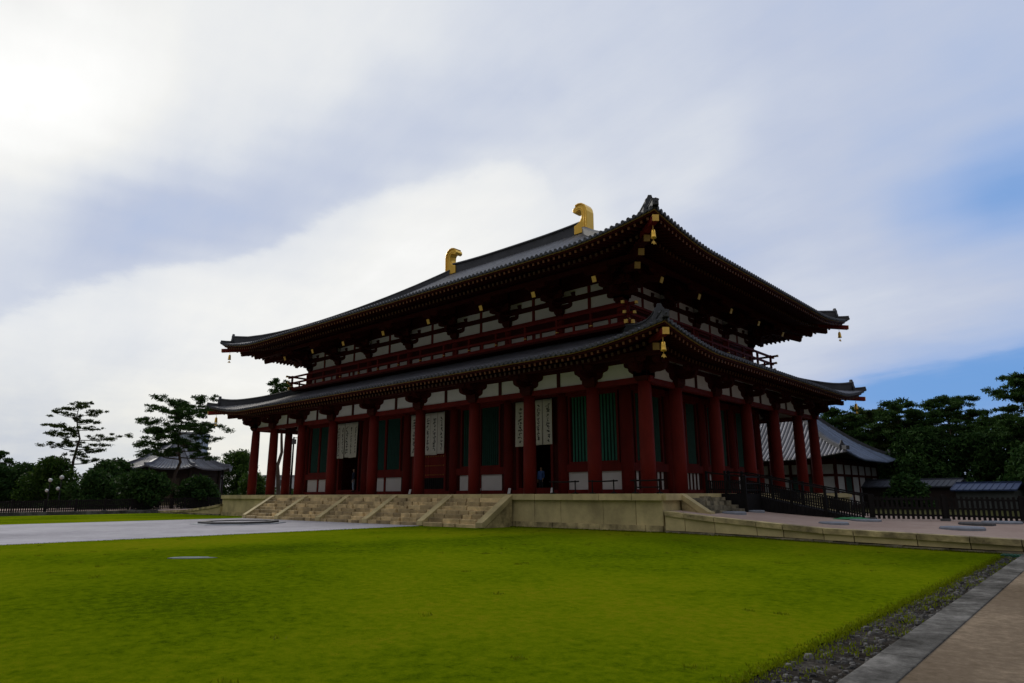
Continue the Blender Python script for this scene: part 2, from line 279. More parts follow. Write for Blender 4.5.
# ------------------------------------------------------------------ materials
def new_mat(name):
    mt = bpy.data.materials.new(name); mt.use_nodes = True
    nt = mt.node_tree; nt.nodes.clear()
    return mt, nt
def mat(name, col, rough=.7, var=.18, scale=2.0, col2=None, bump=0., bscale=None, metal=0., spec=.4, stretch=(1, 1, 1), island=0., detail=6, contrast=1.0, coat=0.):
    mt, nt = new_mat(name); N = nt.nodes.new; L = nt.links.new
    out = N('ShaderNodeOutputMaterial'); b = N('ShaderNodeBsdfPrincipled'); L(b.outputs[0], out.inputs[0])
    b.inputs['Roughness'].default_value = rough; b.inputs['Metallic'].default_value = metal; b.inputs['Specular IOR Level'].default_value = spec
    tc = N('ShaderNodeTexCoord'); mp = N('ShaderNodeMapping'); mp.inputs['Scale'].default_value = stretch; L(tc.outputs['Object'], mp.inputs[0])
    nz = N('ShaderNodeTexNoise'); nz.inputs['Scale'].default_value = scale; nz.inputs['Detail'].default_value = detail; nz.inputs['Roughness'].default_value = .62; L(mp.outputs[0], nz.inputs['Vector'])
    c1 = tuple(max(0, x*(1-var)) for x in col); c2 = col2 if col2 else tuple(x*(1+var) for x in col)
    rp = N('ShaderNodeValToRGB'); w = .2/contrast
    rp.color_ramp.elements[0].position = .5-w; rp.color_ramp.elements[1].position = .5+w
    rp.color_ramp.elements[0].color = (*c1, 1); rp.color_ramp.elements[1].color = (*c2, 1)
    L(nz.outputs[0], rp.inputs[0]); src = rp.outputs[0]
    if island:
        g = N('ShaderNodeNewGeometry'); mr = N('ShaderNodeMapRange'); L(g.outputs['Random Per Island'], mr.inputs[0]); mr.inputs[3].default_value = 1-island; mr.inputs[4].default_value = 1+island
        vm = N('ShaderNodeVectorMath'); vm.operation = 'SCALE'; L(src, vm.inputs[0]); L(mr.outputs[0], vm.inputs['Scale']); src = vm.outputs[0]
    L(src, b.inputs['Base Color'])
    if bump:
        n2 = N('ShaderNodeTexNoise'); n2.inputs['Scale'].default_value = bscale or scale*6; n2.inputs['Detail'].default_value = 5; L(mp.outputs[0], n2.inputs['Vector'])
        bp = N('ShaderNodeBump'); bp.inputs['Strength'].default_value = bump; bp.inputs['Distance'].default_value = .03; L(n2.outputs[0], bp.inputs['Height']); L(bp.outputs[0], b.inputs['Normal'])
    return mt
def leaf_mat(name, col, col2, trans=.25):
    mt, nt = new_mat(name); N = nt.nodes.new; L = nt.links.new
    out = N('ShaderNodeOutputMaterial'); d = N('ShaderNodeBsdfPrincipled'); d.inputs['Roughness'].default_value = .65; d.inputs['Specular IOR Level'].default_value = .06
    t = N('ShaderNodeBsdfTranslucent'); mx = N('ShaderNodeMixShader'); mx.inputs[0].default_value = trans
    g = N('ShaderNodeNewGeometry'); rp = N('ShaderNodeValToRGB'); L(g.outputs['Random Per Island'], rp.inputs[0])
    rp.color_ramp.elements[0].color = (*col, 1); rp.color_ramp.elements[1].color = (*col2, 1)
    L(rp.outputs[0], d.inputs['Base Color']); L(rp.outputs[0], t.inputs[0]); L(d.outputs[0], mx.inputs[1]); L(t.outputs[0], mx.inputs[2]); L(mx.outputs[0], out.inputs[0])
    return mt

M = {}
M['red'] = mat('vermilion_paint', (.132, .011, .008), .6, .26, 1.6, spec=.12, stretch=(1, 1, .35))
M['red_dark'] = mat('shade_darkened_red_wood', (.045, .006, .004), .7, .2, 1.5, spec=.1)  # red darkened in colour to hold the shade under the eaves
M['white'] = mat('lime_plaster', (.62, .60, .60), .85, .05, 1.5)
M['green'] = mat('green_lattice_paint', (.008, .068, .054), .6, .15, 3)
M['green_lit'] = mat('lit_green_lattice_paint', (.032, .19, .145), .55, .12, 3)  # same lattice green, lightened where light falls on one window
M['green_d'] = mat('green_board', (.005, .030, .024), .7, .2, 2)
M['black'] = mat('black_lacquer', (.010, .009, .009), .6, .3, 3, spec=.1)
M['gold'] = mat('gilded_metal', (.90, .56, .10), .3, .06, 2, metal=.8, bump=.06, bscale=6)
M['gilt'] = mat('gilt_fitting', (.80, .52, .12), .42, .1, 5, metal=.45)
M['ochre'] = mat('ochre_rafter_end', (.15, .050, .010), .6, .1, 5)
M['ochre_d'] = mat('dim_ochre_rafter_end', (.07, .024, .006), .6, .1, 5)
M['gilt_dim'] = mat('shaded_gilt_fitting', (.36, .23, .07), .5, .1, 5, metal=.2)  # gilt darkened in colour for shaded caps under the eaves, and the eave line
M['tile'] = mat('grey_roof_tile', (.088, .094, .114), .45, .28, 1.1, bump=.1, bscale=14, spec=.5, island=.18)
M['tile_d'] = mat('dark_roof_tile', (.052, .056, .068), .72, .25, 1.5, bump=.15, bscale=12, island=.15)
M['stone'] = mat('pale_sandstone', (.46, .385, .20), .85, .30, .9, bump=.3, bscale=22, island=.12)
M['stone_top'] = mat('platform_paving', (.42, .38, .30), .8, .15, 2, bump=.2, bscale=20)
M['stone_step'] = mat('step_stone', (.42, .325, .175), .88, .45, 1.4, bump=.5, bscale=16, island=.42)
M['stone_moss'] = mat('weathered_stone', (.34, .28, .145), .9, .55, 1.6, bump=.5, bscale=14, island=.22, contrast=1.4)
M['stone_dark'] = mat('dark_weathered_stone', (.17, .15, .10), .9, .6, 2.2, bump=.5, bscale=14, island=.30, contrast=1.5)
M['grey_stone'] = mat('blue_grey_stone', (.20, .22, .26), .8, .2, 3, bump=.3, bscale=30)
M['dark_stone'] = mat('dark_rim_stone', (.075, .075, .08), .8, .3, 4, bump=.3, bscale=30)
M['wood_dark'] = mat('dark_stained_wood', (.009, .008, .008), .7, .3, 3, spec=.15, stretch=(1, 1, .3))
M['ramp'] = mat('dark_ramp_timber', (.012, .011, .012), .65, .3, 3, spec=.1)
M['cloth'] = mat('white_noren_cloth', (.62, .60, .54), .9, .05, 4)
M['ink'] = mat('black_ink', (.03, .03, .03), .8, .1, 3)
M['paper'] = mat('white_sign_board', (.78, .78, .80), .6, .04, 3)
M['interior'] = mat('dark_interior_wood', (.02, .012, .010), .8, .2, 2)
M['trunk'] = mat('pine_bark', (.055, .040, .030), .95, .4, 6, bump=.6, bscale=18, stretch=(1, 1, .3))
M['pine'] = leaf_mat('pine_needles', (.014, .032, .008), (.060, .085, .018), .22)
M['pine_dk'] = leaf_mat('dark_pine_needles', (.013, .042, .009), (.046, .090, .018), .22)
M['leaf'] = leaf_mat('broad_leaves', (.014, .045, .008), (.065, .115, .018), .28)
M['leaf_dk'] = leaf_mat('dark_broad_leaves', (.011, .038, .009), (.040, .082, .018), .2)
# ------------------------------------------------------------------ ground
GZ = -1.58
X0, D = -36.60, 22.52                      # west end and depth of the outer column grid
def ss(a, b, x):
    t = max(0, min(1, (x-a)/(b-a))); return t*t*(3-2*t)
def gz(x):
    return GZ-.23*ss(1, 14, x) if x > 1 else GZ
def terr(x, y):
    u = x-1.6 if x > -18 else -38.2-x
    return float(np.interp(u, [0, 1.6, 6.2, 12, 40], [-.71, -.88, -1.22, -1.39, -1.42])) + .012*(min(y, 10)+1.6)*ss(3, 9, u)
def ground_mat(name, stops, scale, big, bump, bscale, rough=.95, stretch=(1, 1, 1), speck=None):
    mt, nt = new_mat(name); N = nt.nodes.new; L = nt.links.new
    out = N('ShaderNodeOutputMaterial'); b = N('ShaderNodeBsdfPrincipled'); L(b.outputs[0], out.inputs[0]); b.inputs['Roughness'].default_value = rough; b.inputs['Specular IOR Level'].default_value = .04
    tc = N('ShaderNodeTexCoord'); mp = N('ShaderNodeMapping'); mp.inputs['Scale'].default_value = stretch; L(tc.outputs['Object'], mp.inputs[0])
    a = N('ShaderNodeTexNoise'); a.inputs['Scale'].default_value = scale; a.inputs['Detail'].default_value = 9; a.inputs['Roughness'].default_value = .8; L(mp.outputs[0], a.inputs[0])
    c = N('ShaderNodeTexNoise'); c.inputs['Scale'].default_value = big; c.inputs['Detail'].default_value = 4; L(mp.outputs[0], c.inputs[0])
    ad = N('ShaderNodeMath'); ad.operation = 'MULTIPLY_ADD'; L(c.outputs[0], ad.inputs[0]); ad.inputs[1].default_value = .9; 
    sb = N('ShaderNodeMath'); sb.operation = 'SUBTRACT'; L(a.outputs[0], sb.inputs[0]); sb.inputs[1].default_value = .45; L(sb.outputs[0], ad.inputs[2])
    rp = N('ShaderNodeValToRGB'); e = rp.color_ramp.elements
    while len(e) < len(stops): e.new(.5)
    for k, (p, col) in enumerate(stops): e[k].position = p; 
    for k, (p, col) in enumerate(stops): e[k].color = (*col, 1)
    L(ad.outputs[0], rp.inputs[0]); L(rp.outputs[0], b.inputs[0])
    b.inputs['Specular IOR Level'].default_value = 0
    n2 = N('ShaderNodeTexNoise'); n2.inputs['Scale'].default_value = bscale; n2.inputs['Detail'].default_value = 6; n2.inputs['Roughness'].default_value = .7; L(mp.outputs[0], n2.inputs[0])
    bp = N('ShaderNodeBump'); bp.inputs['Strength'].default_value = bump; bp.inputs['Distance'].default_value = .05; L(n2.outputs[0], bp.inputs['Height']); L(bp.outputs[0], b.inputs['Normal'])
    return mt
M['lawn'] = ground_mat('lawn_turf', [(.30, (.050, .086, .002)), (.44, (.098, .148, .002)), (.55, (.132, .178, .003)), (.68, (.175, .190, .006))], 5.5, .14, .9, 45)
M['path'] = ground_mat('pale_gravel_path', [(.25, (.29, .285, .31)), (.5, (.38, .375, .41)), (.75, (.46, .455, .49))], 2.2, .25, .3, 60)
M['pave'] = ground_mat('tan_compacted_paving', [(.25, (.135, .104, .072)), (.5, (.200, .158, .116)), (.72, (.32, .255, .185))], 9, .5, .7, 90)
M['terr'] = ground_mat('pinkish_terrace_gravel', [(.2, (.31, .23, .19)), (.5, (.38, .29, .25)), (.8, (.44, .35, .30))], 3, .5, .3, 60)
M['earth'] = ground_mat('dull_earth', [(.2, (.025, .028, .012)), (.5, (.04, .042, .018)), (.8, (.065, .06, .03))], .5, .05, .4, 12)
M['kerb'] = ground_mat('grey_granite_kerb', [(.28, (.040, .039, .036)), (.5, (.105, .103, .098)), (.72, (.22, .215, .205))], 5, 1.0, .5, 40)
M['soil'] = ground_mat('dark_gravel_bed', [(.25, (.018, .016, .013)), (.55, (.05, .045, .04)), (.85, (.14, .13, .12))], 14, 2, .9, 50)

def sheet(name, x0, x1, y0, y1, z, m, nx=1, ny=1):
    b = MB(); zf = z if callable(z) else (lambda x, y: z)
    vs = [(x0+(x1-x0)*i/nx, y0+(y1-y0)*j/ny, zf(x0+(x1-x0)*i/nx, y0+(y1-y0)*j/ny)) for j in range(ny+1) for i in range(nx+1)]
    fs = [(j*(nx+1)+i, j*(nx+1)+i+1, (j+1)*(nx+1)+i+1, (j+1)*(nx+1)+i) for j in range(ny) for i in range(nx)]
    b.add(vs, fs); return tag(b.build(name, m), kind='structure')
sheet('ground', -1500, 1500, -1500, 1500, -2.05, M['earth'])
sheet('path', -30.6, -11.3, -120, -2.0, GZ+.004, M['path'])
sheet('lawn', -11.302, 13.08, -120, -1.4, lambda x, y: gz(x), M['lawn'], 40, 1)
sheet('lawn', -50.3, -30.598, -120, -1.4, GZ, M['lawn'])
sheet('gravel_bed', 13.0, 14.4, -120, -1.4, lambda x, y: gz(x)-.02, M['soil'])
sheet('terrace_paving', 1.55, 90, -1.62, 12.5, lambda x, y: terr(x, y), M['terr'], 90, 30)
sheet('shaded_ground', 1.55, 120, 12.5, 110, -1.42, M['earth'])
sheet('shaded_ground', -60, 1.55, 24.5, 110, -1.42, M['earth'])
sheet('terrace_paving', -38.15, -75, -1.62, 60, lambda x, y: terr(x, y), M['terr'], 60, 30)
sheet('pavement', 14.30, 60, -120, -1.60, -1.462, M['pave'])
sheet('pavement', -75, -50.8, -120, -1.60, lambda x, y: terr(-51, -1.6), M['terr'])
# granite kerbs, one block after another
def kerb(xa, xb, zt, seed):
    rr = random.Random(seed); b = MB(); y = -60.0
    while y < -1.75:
        l = rr.uniform(2.2, 3.4); y1 = min(y+l-.006, -1.72)
        k_ = .0185 if xa > 0 else 0; ja, jb = k_*(-6-y), k_*(-6-y1); z_ = zt+rr.uniform(-.003, .003)
        b.hexa([(xa+ja, y, -2.0), (xb+ja, y, -2.0), (xb+jb, y1, -2.0), (xa+jb, y1, -2.0)], [(xa+ja, y, z_), (xb+ja, y, z_), (xb+jb, y1, z_), (xa+jb, y1, z_)]); y += l
    o = b.build('kerb', M['kerb']); tag(o, kind='structure')
    md = o.modifiers.new('bevel', 'BEVEL'); md.width = .012; md.segments = 2
kerb(13.97, 14.33, -1.452, 3)
kerb(-50.8, -50.45, -1.30, 4)

# grass blades and pebbles one cannot count
rs = np.random.RandomState(5)
def blades(name, n, xs, ys, hs, m, edge=None):
    px = rs.uniform(xs[0], xs[1], n)
    # denser near the camera
    py = ys[1]-(ys[1]-ys[0])*rs.uniform(0, 1, n)**.75
    if edge is not None: px = edge+np.abs(rs.normal(0, .08, n))*np.where(rs.uniform(0, 1, n) < .55, -1, 1)
    h = rs.uniform(hs[0], hs[1], n); a = rs.uniform(0, 2*np.pi, n); w = rs.uniform(.006, .013, n)
    lx = rs.normal(0, .35, n)*h; ly = rs.normal(0, .35, n)*h
    v = np.zeros((n, 3, 3)); dx = np.cos(a)*w; dy = np.sin(a)*w
    v[:, 0] = np.stack([px-dx, py-dy, np.full(n, GZ-.004)], 1); v[:, 1] = np.stack([px+dx, py+dy, np.full(n, GZ-.004)], 1); v[:, 2] = np.stack([px+lx, py+ly, GZ+h], 1)
    return v
def tri_mesh(name, v, m):
    n = len(v); k = v.shape[1]; me = bpy.data.meshes.new(name)
    me.vertices.add(n*k); me.vertices.foreach_set('co', v.reshape(-1).astype(np.float32))
    me.loops.add(n*k); me.loops.foreach_set('vertex_index', np.arange(n*k, dtype=np.int32))
    me.polygons.add(n); me.polygons.foreach_set('loop_start', np.arange(0, n*k, k, dtype=np.int32))
    me.update(calc_edges=True); me.materials.append(m); me.validate(); return me
M['blade'] = leaf_mat('grass_blades', (.10, .135, .001), (.155, .185, .003), .35)
gv = np.concatenate([blades('a', 12000, (-4, 13.05), (-26, -12), (.003, .010), None),
    blades('c', 7000, (0, 1), (-25, -2), (.015, .045), None, edge=13.08), blades('c', 300, (0, 1), (-25, -2), (.015, .05), None, edge=13.40)])
_n = 60; _cy = rs.uniform(-24, -3, _n); _cx = rs.uniform(13.22, 13.85, _n)
wv = blades('e', 1300, (0, 1), (-25, -2), (.02, .055), None, edge=13.7); _k = rs.randint(0, _n, 1300); _d = np.stack([_cx[_k]+rs.normal(0, .07, 1300)-wv[:, 0, 0], _cy[_k]+rs.normal(0, .16, 1300)-wv[:, 0, 1]], 1); wv[:, :, :2] += _d[:, None, :]
_n = 90; _cy = rs.uniform(-24, -3, _n); _cx = rs.uniform(-11, 12.8, _n)
tv = blades('f', 2200, (0, 1), (-25, -2), (.015, .045), None, edge=0); _k = rs.randint(0, _n, 2200); _d = np.stack([_cx[_k]+rs.normal(0, .06, 2200)-tv[:, 0, 0], _cy[_k]+rs.normal(0, .06, 2200)-tv[:, 0, 1]], 1); tv[:, :, :2] += _d[:, None, :]
gv = np.concatenate([gv, wv, tv])
_gz = np.vectorize(gz); gv[:, :, 2] += (_gz(gv[:, :1, 0])-GZ)
gv2 = blades('d', 9000, (-11.4, 13.0), (-1.75, -1.60), (.02, .07), None); gv2[:, :, 1] = np.where(gv2[:, :, 1] > -1.70, gv2[:, :, 1]-.12, gv2[:, :, 1]); gv2[:, :, 2] += _gz(gv2[:, :1, 0])-GZ
gv3 = blades('h', 5000, (0, 1), (-24, -4), (.01, .03), None, edge=-11.33)
gv2 = np.concatenate([gv2, gv3])
tag(place('grass', tri_mesh('grass', np.concatenate([gv, gv2]), M['blade'])), kind='stuff')
def pebbles():
    b = MB(); rr = random.Random(9)
    for i in range(2300):
        x = rr.uniform(13.16, 14.05); y = -25+23.2*rr.random()**.8; r = rr.uniform(.012, .045)*(1 if rr.random() < .9 else 1.7)
        z = gz(x)-.02+r*.10; ph = rr.uniform(0, 6.28); q = rr.uniform(.6, 1.0)
        ring = [(x+math.cos(ph+k*1.047)*r*rr.uniform(.8, 1.2), y+math.sin(ph+k*1.047)*r*q*rr.uniform(.8, 1.2)) for k in range(6)]
        b.add([(a, c, z-r*.3) for a, c in ring]+[((a+x)/2*1.0+(a-x)*.12, (c+y)/2+(c-y)*.12, z+r*.45*rr.uniform(.7, 1.2)) for a, c in ring],
              [(k, (k+1) % 6, 6+(k+1) % 6, 6+k) for k in range(6)]+[(6, 7, 8, 9, 10, 11)])
    tag(b.build('pebbles', mat('grey_pebbles', (.055, .054, .053), .85, .3, 5, island=.9)), kind='stuff')
pebbles()

# ------------------------------------------------------------------ stone platform with its stairs
plat = thing('stone_platform', 'long pale sandstone platform with wide front stairs under the red temple hall', 'platform', (-18.3, -1.6, GZ))
PX0, PX1, PY0, PY1 = -38.42, 1.6, -1.6, D+1.6
def P(o):                       # parent under the platform, keeping world coordinates
    o.parent = plat; o.matrix_parent_inverse = Matrix.Translation(-plat.location); return o
def slab_wall(b, p, q, z0, z1, w, t, rr, jag=.0):
    # a run of upright slabs from p to q (plan points), outward face to the right of p->q
    p, q = Vector((*p, 0)), Vector((*q, 0)); d = (q-p); Ln = d.length; d.normalize(); n = Vector((d.y, -d.x, 0)); s = 0
    while s < Ln-.01:
        l = w*rr.uniform(.7, 1.25); e = min(s+l, Ln)
        if Ln-e < .35: e = Ln
        o = rr.uniform(0, .012)+jag*rr.random()
        a, c = p+d*(s+.012)+n*o, p+d*(e-.012)+n*o; a2, c2 = p+d*(s+.012)-n*t, p+d*(e-.012)-n*t
        zz = z1+rr.uniform(-1, 1)*jag*.3
        b.hexa([(a.x, a.y, z0), (c.x, c.y, z0), (c2.x, c2.y, z0), (a2.x, a2.y, z0)], [(a.x, a.y, zz), (c.x, c.y, zz), (c2.x, c2.y, zz), (a2.x, a2.y, zz)]); s = e
rr = random.Random(11)
b = MB(); b.box(PX0+.3, PX1-.3, PY0+.3, PY1-.3, GZ-.1, -.30); P(b.build('core', M['stone']))
sides = [((PX0+.1, PY0+.1), (PX1-.1, PY0+.1)), ((PX1-.1, PY0+.1), (PX1-.1, PY1-.1)), ((PX1-.1, PY1-.1), (PX0+.1, PY1-.1)), ((PX0+.1, PY1-.1), (PX0+.1, PY0+.1))]
for p, q in sides:
    b = MB(); slab_wall(b, p, q, -1.31, -.282, 2.1, .15, rr); P(b.build('wall_slabs', M['stone']))
    d = (Vector(q)-Vector(p)).normalized(); n = Vector((d.y, -d.x))
    b = MB(); slab_wall(b, Vector(p)+n*.07, Vector(q)+n*.07, GZ-.1, -1.315, 1.3, .25, rr, .012); P(b.build('plinth', M['stone_moss']))
    b = MB(); slab_wall(b, Vector(p)+n*.15, Vector(q)+n*.15, -.28, -.004, 1.9, 1.25, rr); P(b.build('coping', M['stone']))
b = MB(); b.box(PX0+.95, PX1-.95, PY0+.95, PY1-.95, -.29, 0.0); P(b.build('paved_top', M['stone_top']))
# corner uprights
# front stairs: six sloping balustrades with five flights between
BX = [-30.1, -25.75, -20.85, -16.1, -11.35, -7.05]; RUN, NS = 2.05, 7
def stair_blocks(b, xa, xb, yt, run, zt, zb, n, rr, axis='y'):
    h = (zt-zb)/n; tr = run/n
    for i in range(n):
        zlo = zt-h*(i+1); x = xa
        while x < xb-.02:
            l = rr.uniform(.35, 1.5); e = min(x+l, xb)
            if xb-e < .25: e = xb
            j = rr.uniform(-.09, .05); dz = rr.uniform(-.05, .015)
            f = yt-tr*(i+1)+j; bk = yt-tr*i+.25
            if axis == 'y': b.box(x+.026, e-.026, f, bk, zlo-.12, zlo+h*.98+dz-(h if False else 0))
            else: b.box(-f, -bk, x+.008, e-.008, zlo-.12, zlo+h*.98+dz)
            x = e
for i in range(5):
    b = MB(); stair_blocks(b, BX[i]+.22, BX[i+1]-.22, PY0-.02, RUN, -.17, GZ, NS, rr); o = P(b.build('stair_flight', M['stone_step']))
    md = o.modifiers.new('bevel', 'BEVEL'); md.width = .02; md.segments = 2
for x in BX:
    b = MB(); w = .23; yb = PY0-RUN-.02
    b.prism([(PY0-.0, .002), (yb, GZ+.30), (yb-.10, GZ+.26), (yb-.10, GZ+.02), (yb+.12, GZ+.02), (PY0-.0, -.26)], lambda a, c, d: (d, a, c), x-w, x+w)
    o = P(b.build('balustrade', M['stone'])); md = o.modifiers.new('bevel', 'BEVEL'); md.width = .015; md.segments = 2
    b = MB(); b.prism([(PY0-.03, -.28), (yb+.14, GZ), (PY0-.03, GZ)], lambda a, c, d: (d, a, c), x-w+.03, x+w-.03); P(b.build('stringer', M['stone_moss']))
# east stairs down to the terrace
b = MB(); stair_blocks(b, .32, 3.55, -PX1-.02, 1.15, -.14, -.86, 4, rr, 'x'); o = P(b.build('stair_flight', M['stone_dark']))
for y in (.08,):
    b = MB(); b.prism([(PX1, .003), (PX1+1.2, -.74), (PX1+1.34, -.76), (PX1+1.34, -.96), (PX1+1.05, -.96), (PX1, -.24)], lambda a, c, d: (a, d, c), y-.21, y+.21)
    o = P(b.build('balustrade', M['stone'])); md = o.modifiers.new('bevel', 'BEVEL'); md.width = .015; md.segments = 2
    b = MB(); b.prism([(PX1+.02, -.25), (PX1+1.05, -.90), (PX1+1.05, -1.0), (PX1+.02, -1.0)], lambda a, c, d: (a, d, c), y-.18, y+.18); P(b.build('stringer', M['stone_moss']))

# retaining walls of the two side terraces
def retaining(xa, xb, label, seed):
    rr = random.Random(seed); t = thing('retaining_wall', label, 'stone wall', ((xa+xb)/2, -1.6, GZ))
    def Q(o): o.parent = t; o.matrix_parent_inverse = Matrix.Translation(-t.location); return o
    lo, co, ba = MB(), MB(), MB(); x = xa; sgn = 1 if xb > xa else -1
    while (xb-x)*sgn > .05:
        l = rr.uniform(.7, 1.9); e = x+sgn*l
        if (xb-e)*sgn < .4: e = xb
        a, c = min(x, e)+.014, max(x, e)-.014; o = rr.uniform(-.02, .015)
        za, zc = terr(a, -1.6), terr(c, -1.6)
        co.hexa([(a, -1.72+o, za-.17), (c, -1.72+o, zc-.17), (c, -1.2, zc-.17), (a, -1.2, za-.17)], [(a, -1.72+o, za+.012), (c, -1.72+o, zc+.012), (c, -1.2, zc+.012), (a, -1.2, za+.012)])
        o = rr.uniform(-.012, .012)
        ga, gc = gz(a)+.10, gz(c)+.10; lo.hexa([(a, -1.66+o, ga), (c, -1.66+o, gc), (c, -1.3, gc), (a, -1.3, ga)], [(a, -1.66+o, max(za-.175, ga+.02)), (c, -1.66+o, max(zc-.175, gc+.02)), (c, -1.3, max(zc-.175, gc+.02)), (a, -1.3, max(za-.175, ga+.02))])
        x = e
    x = xa
    while (xb-x)*sgn > .05:
        e = x+sgn*rr.uniform(.5, 1.3); e = xb if (xb-e)*sgn < .3 else e
        g_ = gz(max(x, e)); ba.box(min(x, e)+.01, max(x, e)-.01, -1.74+rr.uniform(-.05, .03), -1.3, g_-.15, g_+.095+rr.uniform(-.03, .0)); x = e
    Q(co.build('coping', M['stone_moss'])); Q(lo.build('wall_slabs', M['stone'])); Q(ba.build('footing', M['stone_dark']))
retaining(1.66, 14.10, 'low weathered stone retaining wall with mossy coping along the pinkish terrace by the lawn', 21)
retaining(-38.26, -50.4, 'low pale stone retaining wall sloping away from the far left end of the platform', 22)
# ------------------------------------------------------------------ the temple hall
hall = thing('temple_hall', 'two tiered vermilion temple hall with grey tiled roofs and golden ridge ends', 'temple', (0, 0, 0))
XS = [0, -2.94, -7.06, -11.18, -15.94, -20.66, -25.42, -29.54, -33.66, -36.60]
YS = [0, 2.94, 7.10, 11.26, 15.42, 19.58, 22.52]
CH = 5.34
# columns
b = MB(); b.smooth = True
b.lathe([(.345, 0), (.345, 1.5), (.335, 3.2), (.315, 4.6), (.300, 5.10)], n=24); COLM = b.mesh('column', M['red'])
outer = [(x, y) for x in XS for y in YS if x in (XS[0], XS[-1]) or y in (YS[0], YS[-1])]
inner = [(x, y) for x in XS[1:-1] for y in YS[1:-1] if x in (XS[1], XS[-2]) or y in (YS[1], YS[-2])]
for x, y in outer: place('column', COLM, hall, (x, y, 0))
for x, y in inner: place('column', COLM, hall, (x, y, 0)).scale = (1, 1, 1.12)
# tie beams round both rings
def ring(name, xa, xb, ya, yb, z0, z1, w, m, ext=0.):
    for k, (p, q) in enumerate([((xa, ya), (xb, ya)), ((xb, ya), (xb, yb)), ((xb, yb), (xa, yb)), ((xa, yb), (xa, ya))]):
        d = (Vector(q)-Vector(p)).normalized(); e0 = ext if k % 2 == 0 else -w/2-.002
        dz = 0 if k % 2 == 0 else .003
        a = Vector(p)-d*e0; c = Vector(q)+d*e0; zc = (z0+z1)/2
        MB().bar((a.x, a.y, zc), (c.x, c.y, zc), w, z1-z0-2*dz).build(name, m, hall)
ring('tie_beam', X0, 0, 0, D, 5.06, 5.335, .26, M['red'], .42)
ring('purlin_beam', X0, 0, 0, D, 6.06, 6.29, .26, M['red_dark'], .5)
ring('outer_purlin', X0-.9, .9, -.9, D+.9, 6.10, 6.32, .22, M['red_dark'], .5)
# bracket sets
def arm(b, axis, off, L, z0, z1, w):      # bow-bottomed bracket arm along x or y centred on off
    h = z1-z0
    prof = [(-L, z1), (-L, z1-.42*h), (-L+.06*L, z1-.72*h), (-L+.2*L, z0+.10*h), (-L+.38*L, z0), (L-.38*L, z0), (L-.2*L, z0+.10*h), (L-.06*L, z1-.72*h), (L, z1-.42*h), (L, z1)]
    if axis == 'x': b.prism(prof, lambda a, c, d: (off[0]+a, off[1]+d, c), -w/2, w/2)
    else: b.prism(prof, lambda a, c, d: (off[0]+d, off[1]+a, c), w/2, -w/2)
def block(b, x, y, z, s, h):              # bearing block narrowed at its foot
    r, q = s/2, s*.36
    b.hexa([(x-q, y-q, z), (x+q, y-q, z), (x+q, y+q, z), (x-q, y+q, z)], [(x-r, y-r, z+h*.45), (x+r, y-r, z+h*.45), (x+r, y+r, z+h*.45), (x-r, y+r, z+h*.45)])
    b.box(x-r, x+r, y-r, y+r, z+h*.45, z+h)
def low_bracket():
    b = MB(); b.lathe([(.30, 5.10), (.30, 5.12)], n=16)
    block(b, 0, 0, 5.12, .74, .44)
    arm(b, 'x', (0, 0), .68, 5.46, 5.74, .23); arm(b, 'y', (0, -.2), .98, 5.505, 5.815, .226)
    for x in (-.52, .52): block(b, x, 0, 5.66, .36, .16)
    arm(b, 'x', (0, 0), 1.02, 5.76, 6.055, .225)
    block(b, 0, -.9, 5.82, .36, .26)
    arm(b, 'x', (0, -.9), .62, 5.86, 6.09, .2)
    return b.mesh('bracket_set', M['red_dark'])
LB = low_bracket()
def facing(x, y, xs=XS, ys=YS):
    k = []
    if y == ys[0]: k.append(0)
    if x == xs[0]: k.append(math.pi/2)
    if y == ys[-1]: k.append(math.pi)
    if x == xs[-1]: k.append(-math.pi/2)
    return k
for x, y in outer:
    for i, a in enumerate(facing(x, y)): place('bracket_set', LB, hall, (x, y, -.003*i), a)
# frieze: two plaster panels and a strut in every bay, a white slit above
def bay_runs(xs, ys):
    for i in range(len(xs)-1): yield (xs[i+1], ys[0]), (xs[i], ys[0]), 0
    for j in range(len(ys)-1): yield (xs[0], ys[j]), (xs[0], ys[j+1]), math.pi/2
    for i in range(len(xs)-1): yield (xs[i], ys[-1]), (xs[i+1], ys[-1]), math.pi
    for j in range(len(ys)-1): yield (xs[-1], ys[j+1]), (xs[-1], ys[j]), -math.pi/2
def local_box(name, m, p, a, x0, x1, y0, y1, z0, z1, parent=hall):
    return MB().box(x0, x1, y0, y1, z0, z1).build(name, m, parent, (p[0], p[1], 0), a)
for p, q, a in bay_runs(XS, YS):
    W = (Vector(q)-Vector(p)).length; h = W/2
    if W > 3.5:
        local_box('frieze_panel', M['white'], p, a, .12, h-.10, -.06, .06, 5.337, 6.058); local_box('frieze_panel', M['white'], p, a, h+.10, W-.12, -.06, .06, 5.337, 6.058)
        local_box('strut', M['red_dark'], p, a, h-.10, h+.10, -.11, .11, 5.337, 6.058)
    else: local_box('frieze_panel', M['white'], p, a, .12, W-.12, -.06, .06, 5.337, 6.058)
    local_box('slit_panel', M['white'], p, a, .05, W-.05, -.05, .05, 6.292, 6.52)
    local_box('tie_plate', M['red_dark'], p, a, .05, W-.05, -.10, .10, 6.522, 6.75)
